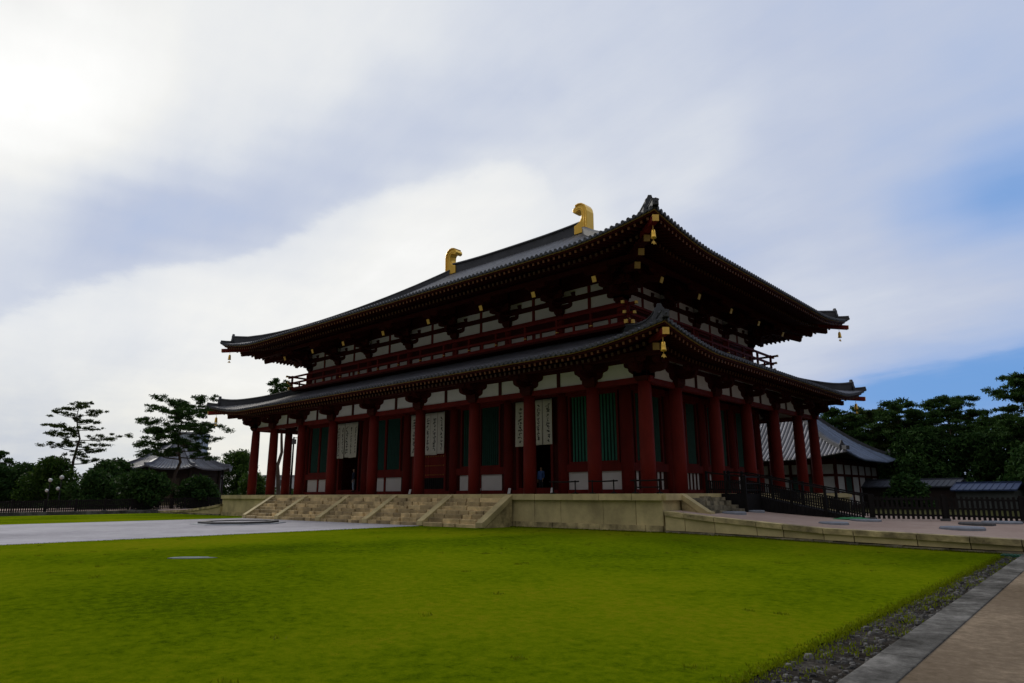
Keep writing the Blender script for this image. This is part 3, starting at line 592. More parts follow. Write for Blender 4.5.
# aisle ceiling, boarded upper part of the inner wall
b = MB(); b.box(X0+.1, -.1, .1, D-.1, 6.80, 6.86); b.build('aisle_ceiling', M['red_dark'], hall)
IX, IY = XS[1:-1], YS[1:-1]
kinds_front = ['lit_window', 'door', 'window', 'studded_door', 'window', 'door', 'window']
def inner_bay(p, q, a, kind, idx):
    W = (Vector(q)-Vector(p)).length; e = .30
    def bx(name, m, x0, x1, y0, y1, z0, z1, par=hall):
        if par is hall: return local_box(name, m, p, a, x0, x1, y0, y1, z0, z1)
        o = MB().box(x0, x1, y0, y1, z0, z1).build(name, m, par); return o
    bx('wall_beam', M['red'], e-.05, W-e+.05, -.16, .12, 5.38, 5.72)
    bx('wall_board', M['red_dark'], e-.05, W-e+.05, -.06, .08, 5.722, 6.80)
    bx('sill_beam', M['red'], e-.05, W-e+.05, -.14, .14, .002, .22)
    if kind in ('window', 'lit_window', 'side_window'):
        wl_ = .62 if kind != 'side_window' else .5
        bx('sill_beam', M['red'], e-.05, W-e+.05, -.17, .14, 1.16, 1.58)
        x0, x1 = (e+.12, W-e-.12) if kind == 'lit_window' else (e+.35, W-e-.35)
        for s in ((e-.05, x0), (x1, W-e+.05)): bx('wall_board', M['red_dark'], s[0], s[1], -.07, .07, 1.582, 5.378)
        for s in ((e-.05, x0-.1), (x1+.1, W-e+.05)): bx('wall_board', M['red_dark'], s[0], s[1], -.07, .07, .222, 1.158)
        mid = (x0+x1)/2
        f = MB()
        f.box(x0, x0+.12, -.12, .10, 1.582, 5.378); f.box(x1-.12, x1, -.12, .10, 1.582, 5.378); f.box(x0+.122, x1-.122, -.12, .10, 1.582, 1.70); f.box(x0+.122, x1-.122, -.12, .10, 5.26, 5.378)
        if kind != 'lit_window': f.box(mid-.1, mid+.1, -.115, .10, 1.702, 5.258)
        fo = f.build('window', M['red'], hall, (p[0], p[1], 0), a)
        l = MB(); n = int((x1-x0-.3)/(.20 if kind == 'lit_window' else .16))
        for i in range(n):
            x = x0+.15+(x1-x0-.3)*(i+.5)/n
            if kind != 'lit_window' and abs(x-mid) < .16: continue
            l.prism([(x-.055, .0), (x, -.055), (x+.055, .0), (x, .055)], lambda c, d, z: (c, d, z), 1.70, 5.26)
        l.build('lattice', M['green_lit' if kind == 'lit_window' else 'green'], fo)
        MB().box(x0+.125, x1-.125, .062, .09, 1.705, 5.255).build('back_board', M['green_d'], fo)
        # plaster panels under the sill
        if kind == 'side_window':
            g = MB(); n = 7; xa, xb = x0, x1
            bx('plaster_panel', M['white'], xa-.1, xb+.1, -.03, .05, .222, 1.158)
            for i in range(n+1):
                x = xa-.06+(xb-xa+.12)*i/n; g.box(x-.07, x+.07, -.075, -.032, .222, 1.158)
            g.build('panel_bars', M['red_dark'], hall, (p[0], p[1], 0), a)
        else:
            for s in ((x0-.1, mid-.10), (mid+.10, x1+.1)): bx('plaster_panel', M['white'], s[0], s[1], -.04, .05, .222, 1.158)
            bx('panel_post', M['red'], mid-.10, mid+.10, -.09, .06, .222, 1.158)
    else:
        x0, x1 = (e+.55, W-e-.55)
        for s in ((e-.05, x0-.17), (x1+.17, W-e+.05)): bx('wall_board', M['red_dark'], s[0], s[1], -.07, .07, .222, 5.378)
        f = MB(); f.box(x0-.168, x0, -.15, .15, .222, 5.378); f.box(x1, x1+.168, -.15, .15, .222, 5.378); f.box(x0+.002, x1-.002, -.13, .13, 5.20, 5.378); f.box(x0+.002, x1-.002, -.13, .13, .222, .34)
        fo = f.build('doorway', M['red'], hall, (p[0], p[1], 0), a)
        if kind == 'studded_door':
            d = MB(); mid = (x0+x1)/2; d.box(x0+.004, mid-.01, -.05, .05, 1.05, 5.19); d.box(mid+.01, x1-.004, -.05, .05, 1.05, 5.19); d.build('door_leaf', M['red'], fo)
            g = MB()
            for z in (1.25, 1.85, 2.45, 3.2, 4.0):
                n = 12
                for i in range(n):
                    x = x0+.15+(x1-x0-.3)*i/(n-1); g.lathe([(.035, 0), (.028, .02), (.01, .035)], (0, 0, 0), 6)
                    k = len(g.v)-18
                    for t in range(k, k+18):
                        vx, vy, vz = g.v[t]; g.v[t] = (x+vx, -.05-vz, z+vy)
            g.build('gilt_studs', M['gilt'], fo)
            d = MB(); d.box(x0+.004, x1-.004, -.04, .02, .345, 1.04); n = 14
            for i in range(n+1):
                x = x0+.05+(x1-x0-.1)*i/n; d.box(x-.02, x+.02, -.07, -.042, .345, 1.04)
            d.build('lattice', M['black'], fo)
        else:
            d = MB()
            for s in (x0+.02, x1-.08): d.box(s, s+.06, .16, 1.45, .30, 5.15)
            d.build('door_leaf', M['red_dark'], fo)
k = 0
for p, q, a in bay_runs(IX, IY):
    if a == 0: kd = kinds_front[k]
    else: kd = 'side_window' if abs(a) == math.pi/2 else 'window'
    inner_bay(p, q, a, kd, k); k += 1
b = MB(); b.box(IX[-1]+.5, IX[0]-.5, IY[0]+4.2, IY[0]+4.3, .005, 6.7); b.build('inner_partition', M['interior'], hall)
b = MB(); b.box(IX[-1]+.2, IX[0]-.2, IY[0]+.2, IY[-1]-.2, .004, .03); b.build('inner_floor', M['interior'], hall)

# ------------------------------------------------------------------ roofs
def sides_of(e):
    La, Lb = -X0+2*e, D+2*e
    return [((X0-e, -e), (1, 0), (0, 1), La), ((e, -e), (0, 1), (-1, 0), Lb), ((e, D+e), (-1, 0), (0, -1), La), ((X0-e, D+e), (0, -1), (1, 0), Lb)]
class Roof:
    def __init__(s, e, P, lift, reach, tmax): s.e, s.P, s.lift, s.reach, s.tmax = e, P, lift, reach, tmax
    def z(s, t, c): return s.P(t)+s.lift*max(0, 1-c/s.reach)**1.6*max(0, 1-t/6.5)
    def pt(s, side, sv, t, dz=0):
        o, a, b, L = side; c = min(sv, L-sv)
        return (o[0]+a[0]*sv+b[0]*t, o[1]+a[1]*sv+b[1]*t, s.z(t, max(c, 0))+dz)
def build_roof(rf, root, rafter_z, raft_len, soffit_len, base_from, base_to):
    e = rf.e
    for side in sides_of(e):
        o, a, bb, L = side; sp = .30; n = int(L/sp); NT = 12
        pan = MB(); pan.smooth = True; rows = MB(); rows.smooth = True; caps = MB()
        ss_ = [L*i/n for i in range(n+1)]; vs = []
        for sv in ss_:
            tm = min(rf.tmax, sv, L-sv); tm = max(tm, .001)
            for k in range(NT+1): vs.append(rf.pt(side, sv, tm*k/NT))
        fs = [(i*(NT+1)+k, (i+1)*(NT+1)+k, (i+1)*(NT+1)+k+1, i*(NT+1)+k+1) for i in range(n) for k in range(NT)]
        pan.add(vs, fs)
        for i in range(n):
            sv = (ss_[i]+ss_[i+1])/2; tm = min(rf.tmax, sv, L-sv)
            if tm < .15: continue
            nt = max(2, int(NT*tm/rf.tmax)+1); cs = [(-.085, -.01), (-.06, .06), (0, .095), (.06, .06), (.085, -.01)]; vs = []
            for k in range(nt+1):
                t = -.05+(tm+.05)*k/nt
                for dx, dz in cs: 
                    q = rf.pt(side, sv, t, dz); vs.append((q[0]+a[0]*dx, q[1]+a[1]*dx, q[2]))
            rows.add(vs, [(k*5+j, (k+1)*5+j, (k+1)*5+j+1, k*5+j+1) for k in range(nt) for j in range(4)])
            q = rf.pt(side, sv, -.05, .005); R0 = .10; vv = []
            for dd in (0, -.03):
                for j in range(8):
                    th = j*math.pi/4+.39; dx, dz = math.cos(th)*R0, math.sin(th)*R0
                    vv.append((q[0]+a[0]*dx+bb[0]*dd, q[1]+a[1]*dx+bb[1]*dd, q[2]+dz))
            caps.add(vv, [tuple(range(8, 16))]+[(j, (j+1) % 8, 8+(j+1) % 8, 8+j) for j in range(8)])
        rows.cur = 1; rows.smooth = False; rows.add(caps.v, caps.f); pan.build('roof_pan', M['tile_d'], root); rows.build('tile_rows', [M['tile'], M['tile_d']], root)
        # edge of the pan tiles, gilt line, red eave board
        def strip(name, m, t0, t1, d0, d1):
            q = MB(); vs = []
            for sv in ss_:
                s2 = min(max(sv, t1), L-t1); s1 = min(max(sv, t0), L-t0)
                for tt, sx in ((t0, s1), (t1, s2)):
                    for dz in (d0, d1):
                        oo = rf.pt(side, sx, 0, 0); vs.append((oo[0]+bb[0]*tt, oo[1]+bb[1]*tt, oo[2]+dz))
            fs = []
            for i in range(n):
                A, B = i*4, (i+1)*4
                fs += [(A, B, B+1, A+1), (A+2, A+3, B+3, B+2), (A+1, B+1, B+3, A+3), (A, A+2, B+2, B)]
            q.add(vs, fs); q.build(name, m, root)
        strip('eave_pan_edge', M['tile_d'], .0, .16, -.075, -.004)
        strip('gilt_line', M['gilt_dim'], .05, .20, -.112, -.078)
        strip('eave_board', M['red_dark'], .10, .26, -.21, -.114)
        # soffit
        q = MB(); vs = []
        for sv in ss_:
            tm = min(soffit_len, sv, L-sv); 
            for k in range(4):
                t = .2+(max(tm, .21)-.2)*k/3; s2 = min(max(sv, t), L-t); oo = rf.pt(side, s2, 0)
                vs.append((oo[0]+bb[0]*t, oo[1]+bb[1]*t, oo[2]-.215+.24*t*(1 if t < base_from else 1)))
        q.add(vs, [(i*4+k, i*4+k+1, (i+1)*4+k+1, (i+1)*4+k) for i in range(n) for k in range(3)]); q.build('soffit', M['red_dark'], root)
        # two rows of rafters with ochre ends
        m = int(L/.335); fly, flc, bas, bac = MB(), MB(), MB(), MB()
        for i in range(m):
            sv = L*(i+.5)/m; c = min(sv, L-sv)
            def rp_(t, dz): oo = rf.pt(side, sv, 0); return Vector((oo[0]+bb[0]*t, oo[1]+bb[1]*t, oo[2]+dz))
            t1 = min(raft_len, c)
            if t1 > .45:
                fly.bar(rp_(.20, -.29), rp_(t1, -.29+.24*(t1-.2)), .11, .13); flc.bar(rp_(.185, -.293), rp_(.20, -.29), .112, .132)
            t2 = min(base_to, c)
            if t2 > base_from+.2:
                zb = -.52+.24*(base_from-.2)
                bas.bar(rp_(base_from, zb), rp_(t2, zb+.27*(t2-base_from)), .13, .16); bac.bar(rp_(base_from-.015, zb-.004), rp_(base_from, zb), .134, .164)
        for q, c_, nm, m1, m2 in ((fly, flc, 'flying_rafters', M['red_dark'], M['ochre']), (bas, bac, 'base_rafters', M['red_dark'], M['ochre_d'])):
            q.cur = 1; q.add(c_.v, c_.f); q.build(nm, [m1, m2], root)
    # corners: hip rafter with gilt cap, hip ridge with its two steps, end tiles
    cx = [(X0-e, -e, 1, 1), (e, -e, -1, 1), (e, D+e, -1, -1), (X0-e, D+e, 1, -1)]
    for x, y, dx, dy in cx:
        def hp(t, dz): return Vector((x+dx*t, y+dy*t, rf.z(t, t)+dz))
        def hq(t, dz): return Vector((x+dx*t, y+dy*t, rf.z(0, 0)+dz))
        MB().bar(hq(.0, -.55), hq(2.6, -.55+.36*.5), .27, .28).build('hip_rafter', M['red'], root)
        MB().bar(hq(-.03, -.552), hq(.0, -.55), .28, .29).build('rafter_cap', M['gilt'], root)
        MB().bar(hq(1.15, -.86), hq(4.5, -.38), .28, .30).build('hip_rafter', M['red_dark'], root)
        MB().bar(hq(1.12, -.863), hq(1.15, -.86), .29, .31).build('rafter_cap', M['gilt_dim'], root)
        tm = rf.tmax; u = Vector((-dy, dx, 0)).normalized()
        def ridge(t0, t1, w, h, up0, name):
            q = MB(); q.smooth = False; N = 16; vs = []; prof = [(-w/2, -.1), (-w/2, h*.75), (-w*.62, h*.76), (-w*.62, h*.84), (-w*.3, h), (w*.3, h), (w*.62, h*.84), (w*.62, h*.76), (w/2, h*.75), (w/2, -.1)]
            for k in range(N+1):
                t = t0+(t1-t0)*k/N; lift = up0*max(0, 1-(t-t0)/1.2)**2
                for aa, zz in prof:
                    pp = hp(t, zz+lift)+u*aa; vs.append(pp)
            m_ = len(prof); fs = [(k*m_+j, k*m_+j+1, (k+1)*m_+j+1, (k+1)*m_+j) for k in range(N) for j in range(m_-1)]
            fs += [tuple(range(m_-1, -1, -1)), tuple(N*m_+j for j in range(m_))]
            q.add(vs, fs); return q.build(name, M['tile_d'], root)
        ridge(.62, tm, .34, .52, .16, 'hip_ridge'); ridge(-.10, .66, .28, .24, .10, 'corner_ridge')
        # demon-tile plates: shouldered shape with a horn
        def onit(t, s, dz):
            q = MB(); pr = [(-.30, 0), (-.34, .22), (-.24, .40), (-.22, .62), (-.13, .70), (-.08, .84), (.08, .84), (.13, .70), (.22, .62), (.24, .40), (.34, .22), (.30, 0)]
            f = Vector((-dx, -dy, 0)).normalized()
            q.prism(pr, lambda a_, c_, d_: tuple(hp(t, dz)+u*a_*s+Vector((0, 0, c_*s))+f*d_), -.03, .12*s)
            q.lathe([(.11*s, 0), (.09*s, .05), (.03*s, .08)], (0, 0, 0), 8); k0 = len(q.v)-24
            for j in range(k0, k0+24):
                vx, vy, vz = q.v[j]; q.v[j] = tuple(hp(t, dz+.36*s)+u*vx+Vector((0, 0, vy))+f*(.12*s+vz))
            q.build('ridge_end_tile', M['tile_d'], root)
        onit(.60, .94, .06); onit(-.11, .36, .03)

def sub(name): 
    o = bpy.data.objects.new(name, None); C.objects.link(o); o.parent = hall; o.empty_display_size = .2; return o
lower = sub('pent_roof')
LR = Roof(2.80, lambda t: 6.40+.29*t+.013*t*t, .72, 5.2, 5.55)
build_roof(LR, lower, 0, 2.3, 3.0, 1.35, 3.2)
upper = sub('main_roof')
UR = Roof(2.36, lambda t: 11.72+.33*t+.0145*t*t, .66, 5.4, (D+2*2.36)/2)
build_roof(UR, upper, 0, 2.3, 5.2, 1.45, 4.2)
# main ridge and its gilded ends
ZR = UR.P(UR.tmax); RXA, RXB = X0+D/2, -D/2; RY = D/2
b = MB(); N = 24; prof = [(-.26, -.35), (-.26, .52), (-.36, .54), (-.36, .62), (-.16, .76), (.16, .76), (.36, .62), (.36, .54), (.26, .52), (.26, -.35)]; vs = []
for k in range(N+1):
    x = RXA+.1+(RXB-RXA-.2)*k/N; c = min(k, N-k)/N*2; l = .16*(1-c)**3
    for a_, z_ in prof: vs.append((x, RY+a_, ZR+z_+(l if z_ > 0 else 0)))
m_ = len(prof); b.add(vs, [(k*m_+j, (k+1)*m_+j, (k+1)*m_+j+1, k*m_+j+1) for k in range(N) for j in range(m_-1)]+[tuple(range(m_)), tuple(N*m_+j for j in range(m_-1, -1, -1))])
b.build('main_ridge', M['tile_d'], upper)
def shibi(xo, sgn):              # xo outer edge, sgn: inward direction along x
    pr = [(0, -.55), (0, 1.05), (.05, 1.35), (.17, 1.58), (.38, 1.74), (.62, 1.78), (.88, 1.71), (1.06, 1.55), (1.12, 1.36), (1.06, 1.22), (.90, 1.18), (.76, 1.26), (.62, 1.33), (.50, 1.29), (.42, 1.12), (.40, .82), (.44, .58), (.55, .40), (.75, .24), (1.02, .12), (1.02, -.55)]
    z0 = ZR+.42
    b = MB(); b.prism(pr, lambda a_, c_, d_: (xo+sgn*a_*1.12, RY+d_, z0+c_*.98), .37*sgn, -.37*sgn)
    # raised back fin and side ribs
    fin = [(-.07, -.5), (-.08, 1.06), (-.02, 1.39), (.12, 1.65), (.36, 1.82), (.62, 1.87), (.90, 1.79), (.86, 1.67), (.62, 1.74), (.40, 1.70), (.2, 1.55), (.09, 1.33), (.04, 1.05), (.04, -.5)]
    b.prism(fin, lambda a_, c_, d_: (xo+sgn*a_*1.12, RY+d_, z0+c_*.98), .44*sgn, -.44*sgn)
    rib = [(.20, -.5), (.18, .6), (.2, 1.05), (.27, 1.30), (.42, 1.47), (.62, 1.53), (.84, 1.48), (.82, 1.42), (.62, 1.46), (.46, 1.41), (.33, 1.27), (.26, 1.04), (.24, .6), (.26, -.5)]
    b.prism(rib, lambda a_, c_, d_: (xo+sgn*a_*1.12, RY+d_, z0+c_*.98), .40*sgn, -.40*sgn)
    o = b.build('ridge_ornament', M['gold'], upper); md = o.modifiers.new('bevel', 'BEVEL'); md.width = .025; md.segments = 2; md.limit_method = 'ANGLE'
shibi(RXB+.55, -1); shibi(RXA-.55, 1)

# ------------------------------------------------------------------ upper storey
UX, UY = IX, IY; RAIL = 1.85
b = MB(); b.box(X0+RAIL-.1, -RAIL+.1, RAIL-.1, D-RAIL+.1, 8.40, 8.50); b.build('balcony_floor', M['red_dark'], hall)
b = MB(); b.lathe([(.27, 8.50), (.27, 9.6), (.25, 10.06)], n=16); b.smooth = True; UCOL = b.mesh('column', M['red'])
uo = [(x, y) for x in UX for y in UY if x in (UX[0], UX[-1]) or y in (UY[0], UY[-1])]
for x, y in uo: place('column', UCOL, hall, (x, y, 0))
ring('tie_beam', UX[-1], UX[0], UY[0], UY[-1], 9.90, 10.15, .24, M['red'], .35)
ring('wall_beam', UX[-1], UX[0], UY[0], UY[-1], 10.78, 11.08, .26, M['red_dark'], .5)
ring('wall_beam', UX[-1], UX[0], UY[0], UY[-1], 11.50, 11.85, .26, M['red_dark'], .5)
ring('outer_purlin', UX[-1]-2.3, UX[0]+2.3, UY[0]-2.3, UY[-1]+2.3, 11.50, 11.72, .22, M['red_dark'], .4)
def up_bracket():
    b = MB(); b.lathe([(.25, 10.06), (.25, 10.1)], n=12)
    block(b, 0, 0, 10.1, .62, .36)
    arm(b, 'x', (0, 0), .85, 10.44, 10.72, .22); arm(b, 'y', (0, -.1), .92, 10.443, 10.717, .216)
    for x in (-.72, .72): block(b, x, 0, 10.72, .30, .2)
    block(b, 0, -.85, 10.72, .32, .2)
    arm(b, 'x', (0, -.85), .80, 10.90, 11.16, .2); arm(b, 'x', (0, 0), 1.1, 10.915, 11.17, .21); arm(b, 'y', (0, -.55), 1.15, 10.903, 11.157, .205)
    for x in (-.68, .68): block(b, x, -.85, 11.16, .28, .18)
    for x in (-.95, .95): block(b, x, 0, 11.17, .28, .18)
    block(b, 0, -1.6, 11.16, .3, .18)
    arm(b, 'x', (0, -1.6), .70, 11.32, 11.52, .19)
    block(b, 0, -2.3, 11.04, .3, .2); arm(b, 'x', (0, -2.3), .72, 11.22, 11.495, .2)
    return b.mesh('bracket_set', M['red_dark'])
UB = up_bracket()
b = MB(); b.bar((0, .5, 11.98), (0, -2.50, 10.86), .24, .30); TAIL = b.mesh('tail_rafter', M['red_dark'])
b = MB(); b.bar((0, -2.50, 10.86), (0, -2.53, 10.849), .25, .31); TCAP = b.mesh('tail_cap', M['gilt'])
b = MB(); b.bar((.4, .4, 11.98), (-2.75, -2.75, 10.90), .28, .32); TAILD = b.mesh('tail_rafter', M['red_dark'])
b = MB(); b.bar((-2.75, -2.75, 10.90), (-2.78, -2.78, 10.89), .29, .33); TCAPD = b.mesh('tail_cap', M['gilt_dim'])
b = MB(); b.bar((.4, .4, 12.42), (-3.35, -3.35, 11.28), .28, .32); TAILE = b.mesh('tail_rafter', M['red_dark'])
b = MB(); b.bar((-3.35, -3.35, 11.28), (-3.38, -3.38, 11.27), .29, .33); TCAPE = b.mesh('tail_cap', M['gilt_dim'])
for x, y in uo:
    fc = facing(x, y, UX, UY)
    for i, a in enumerate(fc):
        o = place('bracket_set', UB, hall, (x, y, -.003*i), a); place('tail_rafter', TAIL, o); place('tail_cap', TCAP, o)
    if len(fc) == 2:
        a = {(True, True): math.pi/2, (True, False): math.pi, (False, True): 0, (False, False): -math.pi/2}[(x == UX[0], y == UY[0])]
        o.name = 'bracket_set'
        for mm, cc in ((TAILD, TCAPD), (TAILE, TCAPE)):
            q = place('tail_rafter', mm, hall, (x, y, 0), a); place('tail_cap', cc, q)
for p, q, a in bay_runs(UX, UY):
    W = (Vector(q)-Vector(p)).length; h = W/2
    for z0, z1 in ((10.152, 10.778), (11.082, 11.498)):
        for s in ((.1, h-.10), (h+.10, W-.1)): local_box('frieze_panel', M['white'], p, a, s[0], s[1], -.06, .06, z0, z1)
        local_box('strut', M['red'], p, a, h-.10, h+.10, -.10, .10, z0, z1)
    local_box('wall_board', M['red_dark'], p, a, .1, W-.1, -.05, .05, 11.852, 12.9)
    local_box('sill_beam', M['red'], p, a, .2, W-.2, -.12, .12, 8.502, 8.66); local_box('sill_beam', M['red'], p, a, .2, W-.2, -.12, .12, 9.30, 9.50)
    for s in ((.2, h-.12), (h+.12, W-.2)): local_box('plaster_panel', M['white'], p, a, s[0], s[1], -.05, .05, 8.662, 9.298)
    local_box('strut', M['red'], p, a, h-.12, h+.12, -.09, .09, 8.662, 9.298)
    local_box('wall_board', M['red_dark'], p, a, .2, W-.2, -.05, .05, 9.502, 9.898)
# balcony railing on four sides, rails run past the corners with gilt ends
for (xa, ya), (xb, yb) in [((X0+RAIL, RAIL), (-RAIL, RAIL)), ((-RAIL, RAIL), (-RAIL, D-RAIL)), ((-RAIL, D-RAIL), (X0+RAIL, D-RAIL)), ((X0+RAIL, D-RAIL), (X0+RAIL, RAIL))]:
    p, q = Vector((xa, ya, 0)), Vector((xb, yb, 0)); d = (q-p).normalized(); L = (q-p).length
    rl = MB(); ends = []; posts = []; ps = MB(); dz = .0 if abs(d.x) > .5 else .006
    for z, w, hh, ext in ((8.62, .16, .18, .30), (9.10, .12, .13, .42), (9.60, .13, .13, .55)):
        a_, c_ = p-d*ext+Vector((0, 0, z+dz)), q+d*ext+Vector((0, 0, z+dz))
        rl.bar(a_, c_, w, hh)
        for e_, f_ in ((a_, -1), (c_, 1)): ends.append(MB().bar(e_-d*f_*.10, e_+d*f_*.012, w+.016, hh+.016))
    n = int(L/2.3)
    for i in range(n+1):
        s = p+d*(L*i/n)
        posts.append(MB().bar(s+Vector((0, 0, 8.50)), s+Vector((0, 0, 9.535 if 0 < i < n else 9.72)), .13, .13, up=d)); ends.append(MB().bar(s+Vector((0, 0, 8.80)), s+Vector((0, 0, 8.84)), .15, .15, up=d))
        if i < n:
            s2 = p+d*(L*(i+.5)/n); ps.bar(s2+Vector((0, 0, 8.70)), s2+Vector((0, 0, 9.04)), .10, .10, up=d)
    ro = rl.build('balcony_rail', M['red'], hall); ps.build('rail_slats', M['red'], ro)
    for q_ in posts[:-1]: q_.build('post', M['red'], ro)
    for q_ in ends: q_.build('gilt_fitting', M['gilt'], ro)

# wind bells under the eave corners
def bell_proto():
    t = thing('wind_bell', 'golden wind bell', 'wind bell')
    b = MB(); b.smooth = True
    b.lathe([(.02, -.22), (.07, -.24), (.115, -.32), (.13, -.5), (.145, -.68), (.17, -.76), (.15, -.76), (.10, -.5), (.02, -.30)], n=14); b.build('bell_body', M['gold'], t)
    b = MB(); b.tube([(0, 0, 0), (0, 0, -.24)], .018, 6); b.build('hanger', M['gilt'], t)
    b = MB(); b.tube([(0, 0, -.3), (0, 0, -.92)], .012, 5); b.prism([(-.05, -.92), (.05, -.92), (.17, -1.10), (.06, -1.06), (0, -1.14), (-.06, -1.06), (-.17, -1.10)], lambda a_, c_, d_: (a_*.7+d_*.7, a_*.7-d_*.7, c_), -.012, .012); b.build('clapper_plate', M['gilt'], t)
    return t
bp = bell_proto(); first = True
for rf, nm in ((UR, 'upper'), (LR, 'lower')):
    e = rf.e
    for x, y, w in ((e-.34, -e+.34, 'nearest corner'), (X0-e+.45, -e+.45, 'far left corner'), (e-.45, D+e-.45, 'far right corner')):
        o = bp if first else copy_tree(bp); first = False
        o.scale = (.8, .8, .8); o.location = (x, y, rf.z(0, 0)-.70); o.rotation_euler = (0, 0, R(20))
        o['label'] = 'golden wind bell hanging under the %s of the %s roof' % (w, nm); o['group'] = 'wind bells under the eave corners'
# ------------------------------------------------------------------ door curtains
def noren(x0, x1, z0, z1, n, label, seed):
    rr = random.Random(seed); t = thing('door_curtain', label, 'curtain', ((x0+x1)/2, 2.70, z1), 0, 'white door curtains')
    b = MB(); b.bar((x0-.15-(x0+x1)/2, 0, .03), (x1+.15-(x0+x1)/2, 0, .03), .05, .05); b.build('curtain_rod', M['black'], t)
    w = (x1-x0)/n
    for i in range(n):
        c = MB(); c.smooth = True; xa = x0-(x0+x1)/2+w*i+.012; NX, NZ = 8, 12; ph = rr.uniform(0, 6); H = z1-z0+rr.uniform(-.04, .04)
        def pos(u, v, dy=0): return (xa+(w-.024)*u, -.06-.035*math.sin(u*6.3+ph)*(.3+v)-.03*v*math.sin(ph*3)+dy, -H*v)
        vs = [pos(k/NX, j/NZ) for j in range(NZ+1) for k in range(NX+1)]
        c.add(vs, [(j*(NX+1)+k, j*(NX+1)+k+1, (j+1)*(NX+1)+k+1, (j+1)*(NX+1)+k) for j in range(NZ) for k in range(NX)])
        o = c.build('cloth_strip', M['cloth'], t); md = o.modifiers.new('thick', 'SOLIDIFY'); md.thickness = .006
        s = MB(); v = .10+rr.uniform(0, .04)
        while v < .88:          # brushed column of characters, illegible at this size
            hh = rr.uniform(.05, .075)
            for q in range(rr.randint(4, 6)):
                u0, v0 = .5+rr.uniform(-.14, .10), v+rr.uniform(0, hh*.8)
                if rr.random() < .55: u1, v1 = u0+rr.uniform(.10, .24), v0+rr.uniform(-.006, .012)
                else: u1, v1 = u0+rr.uniform(-.10, .12), v0+rr.uniform(.02, .045)
                p, r_ = pos(u0, v0, -.012), pos(u1, v1, -.012); s.bar(p, r_, .028+.02*rr.random(), .01, up=(0, 1, 0))
            v += hh*1.25
        s.build('brush_writing', M['ink'], o)
noren(-10.40, -7.62, 2.72, 5.30, 4, 'white lettered curtain over the open doorway nearest the right, person in blue beneath', 1)
noren(-20.05, -16.6, 2.55, 5.30, 5, 'white lettered curtain over the closed door with rows of gilt studs', 2)
noren(-29.0, -26.2, 2.70, 5.32, 5, 'white lettered curtain over the leftmost open doorway of the hall', 3)

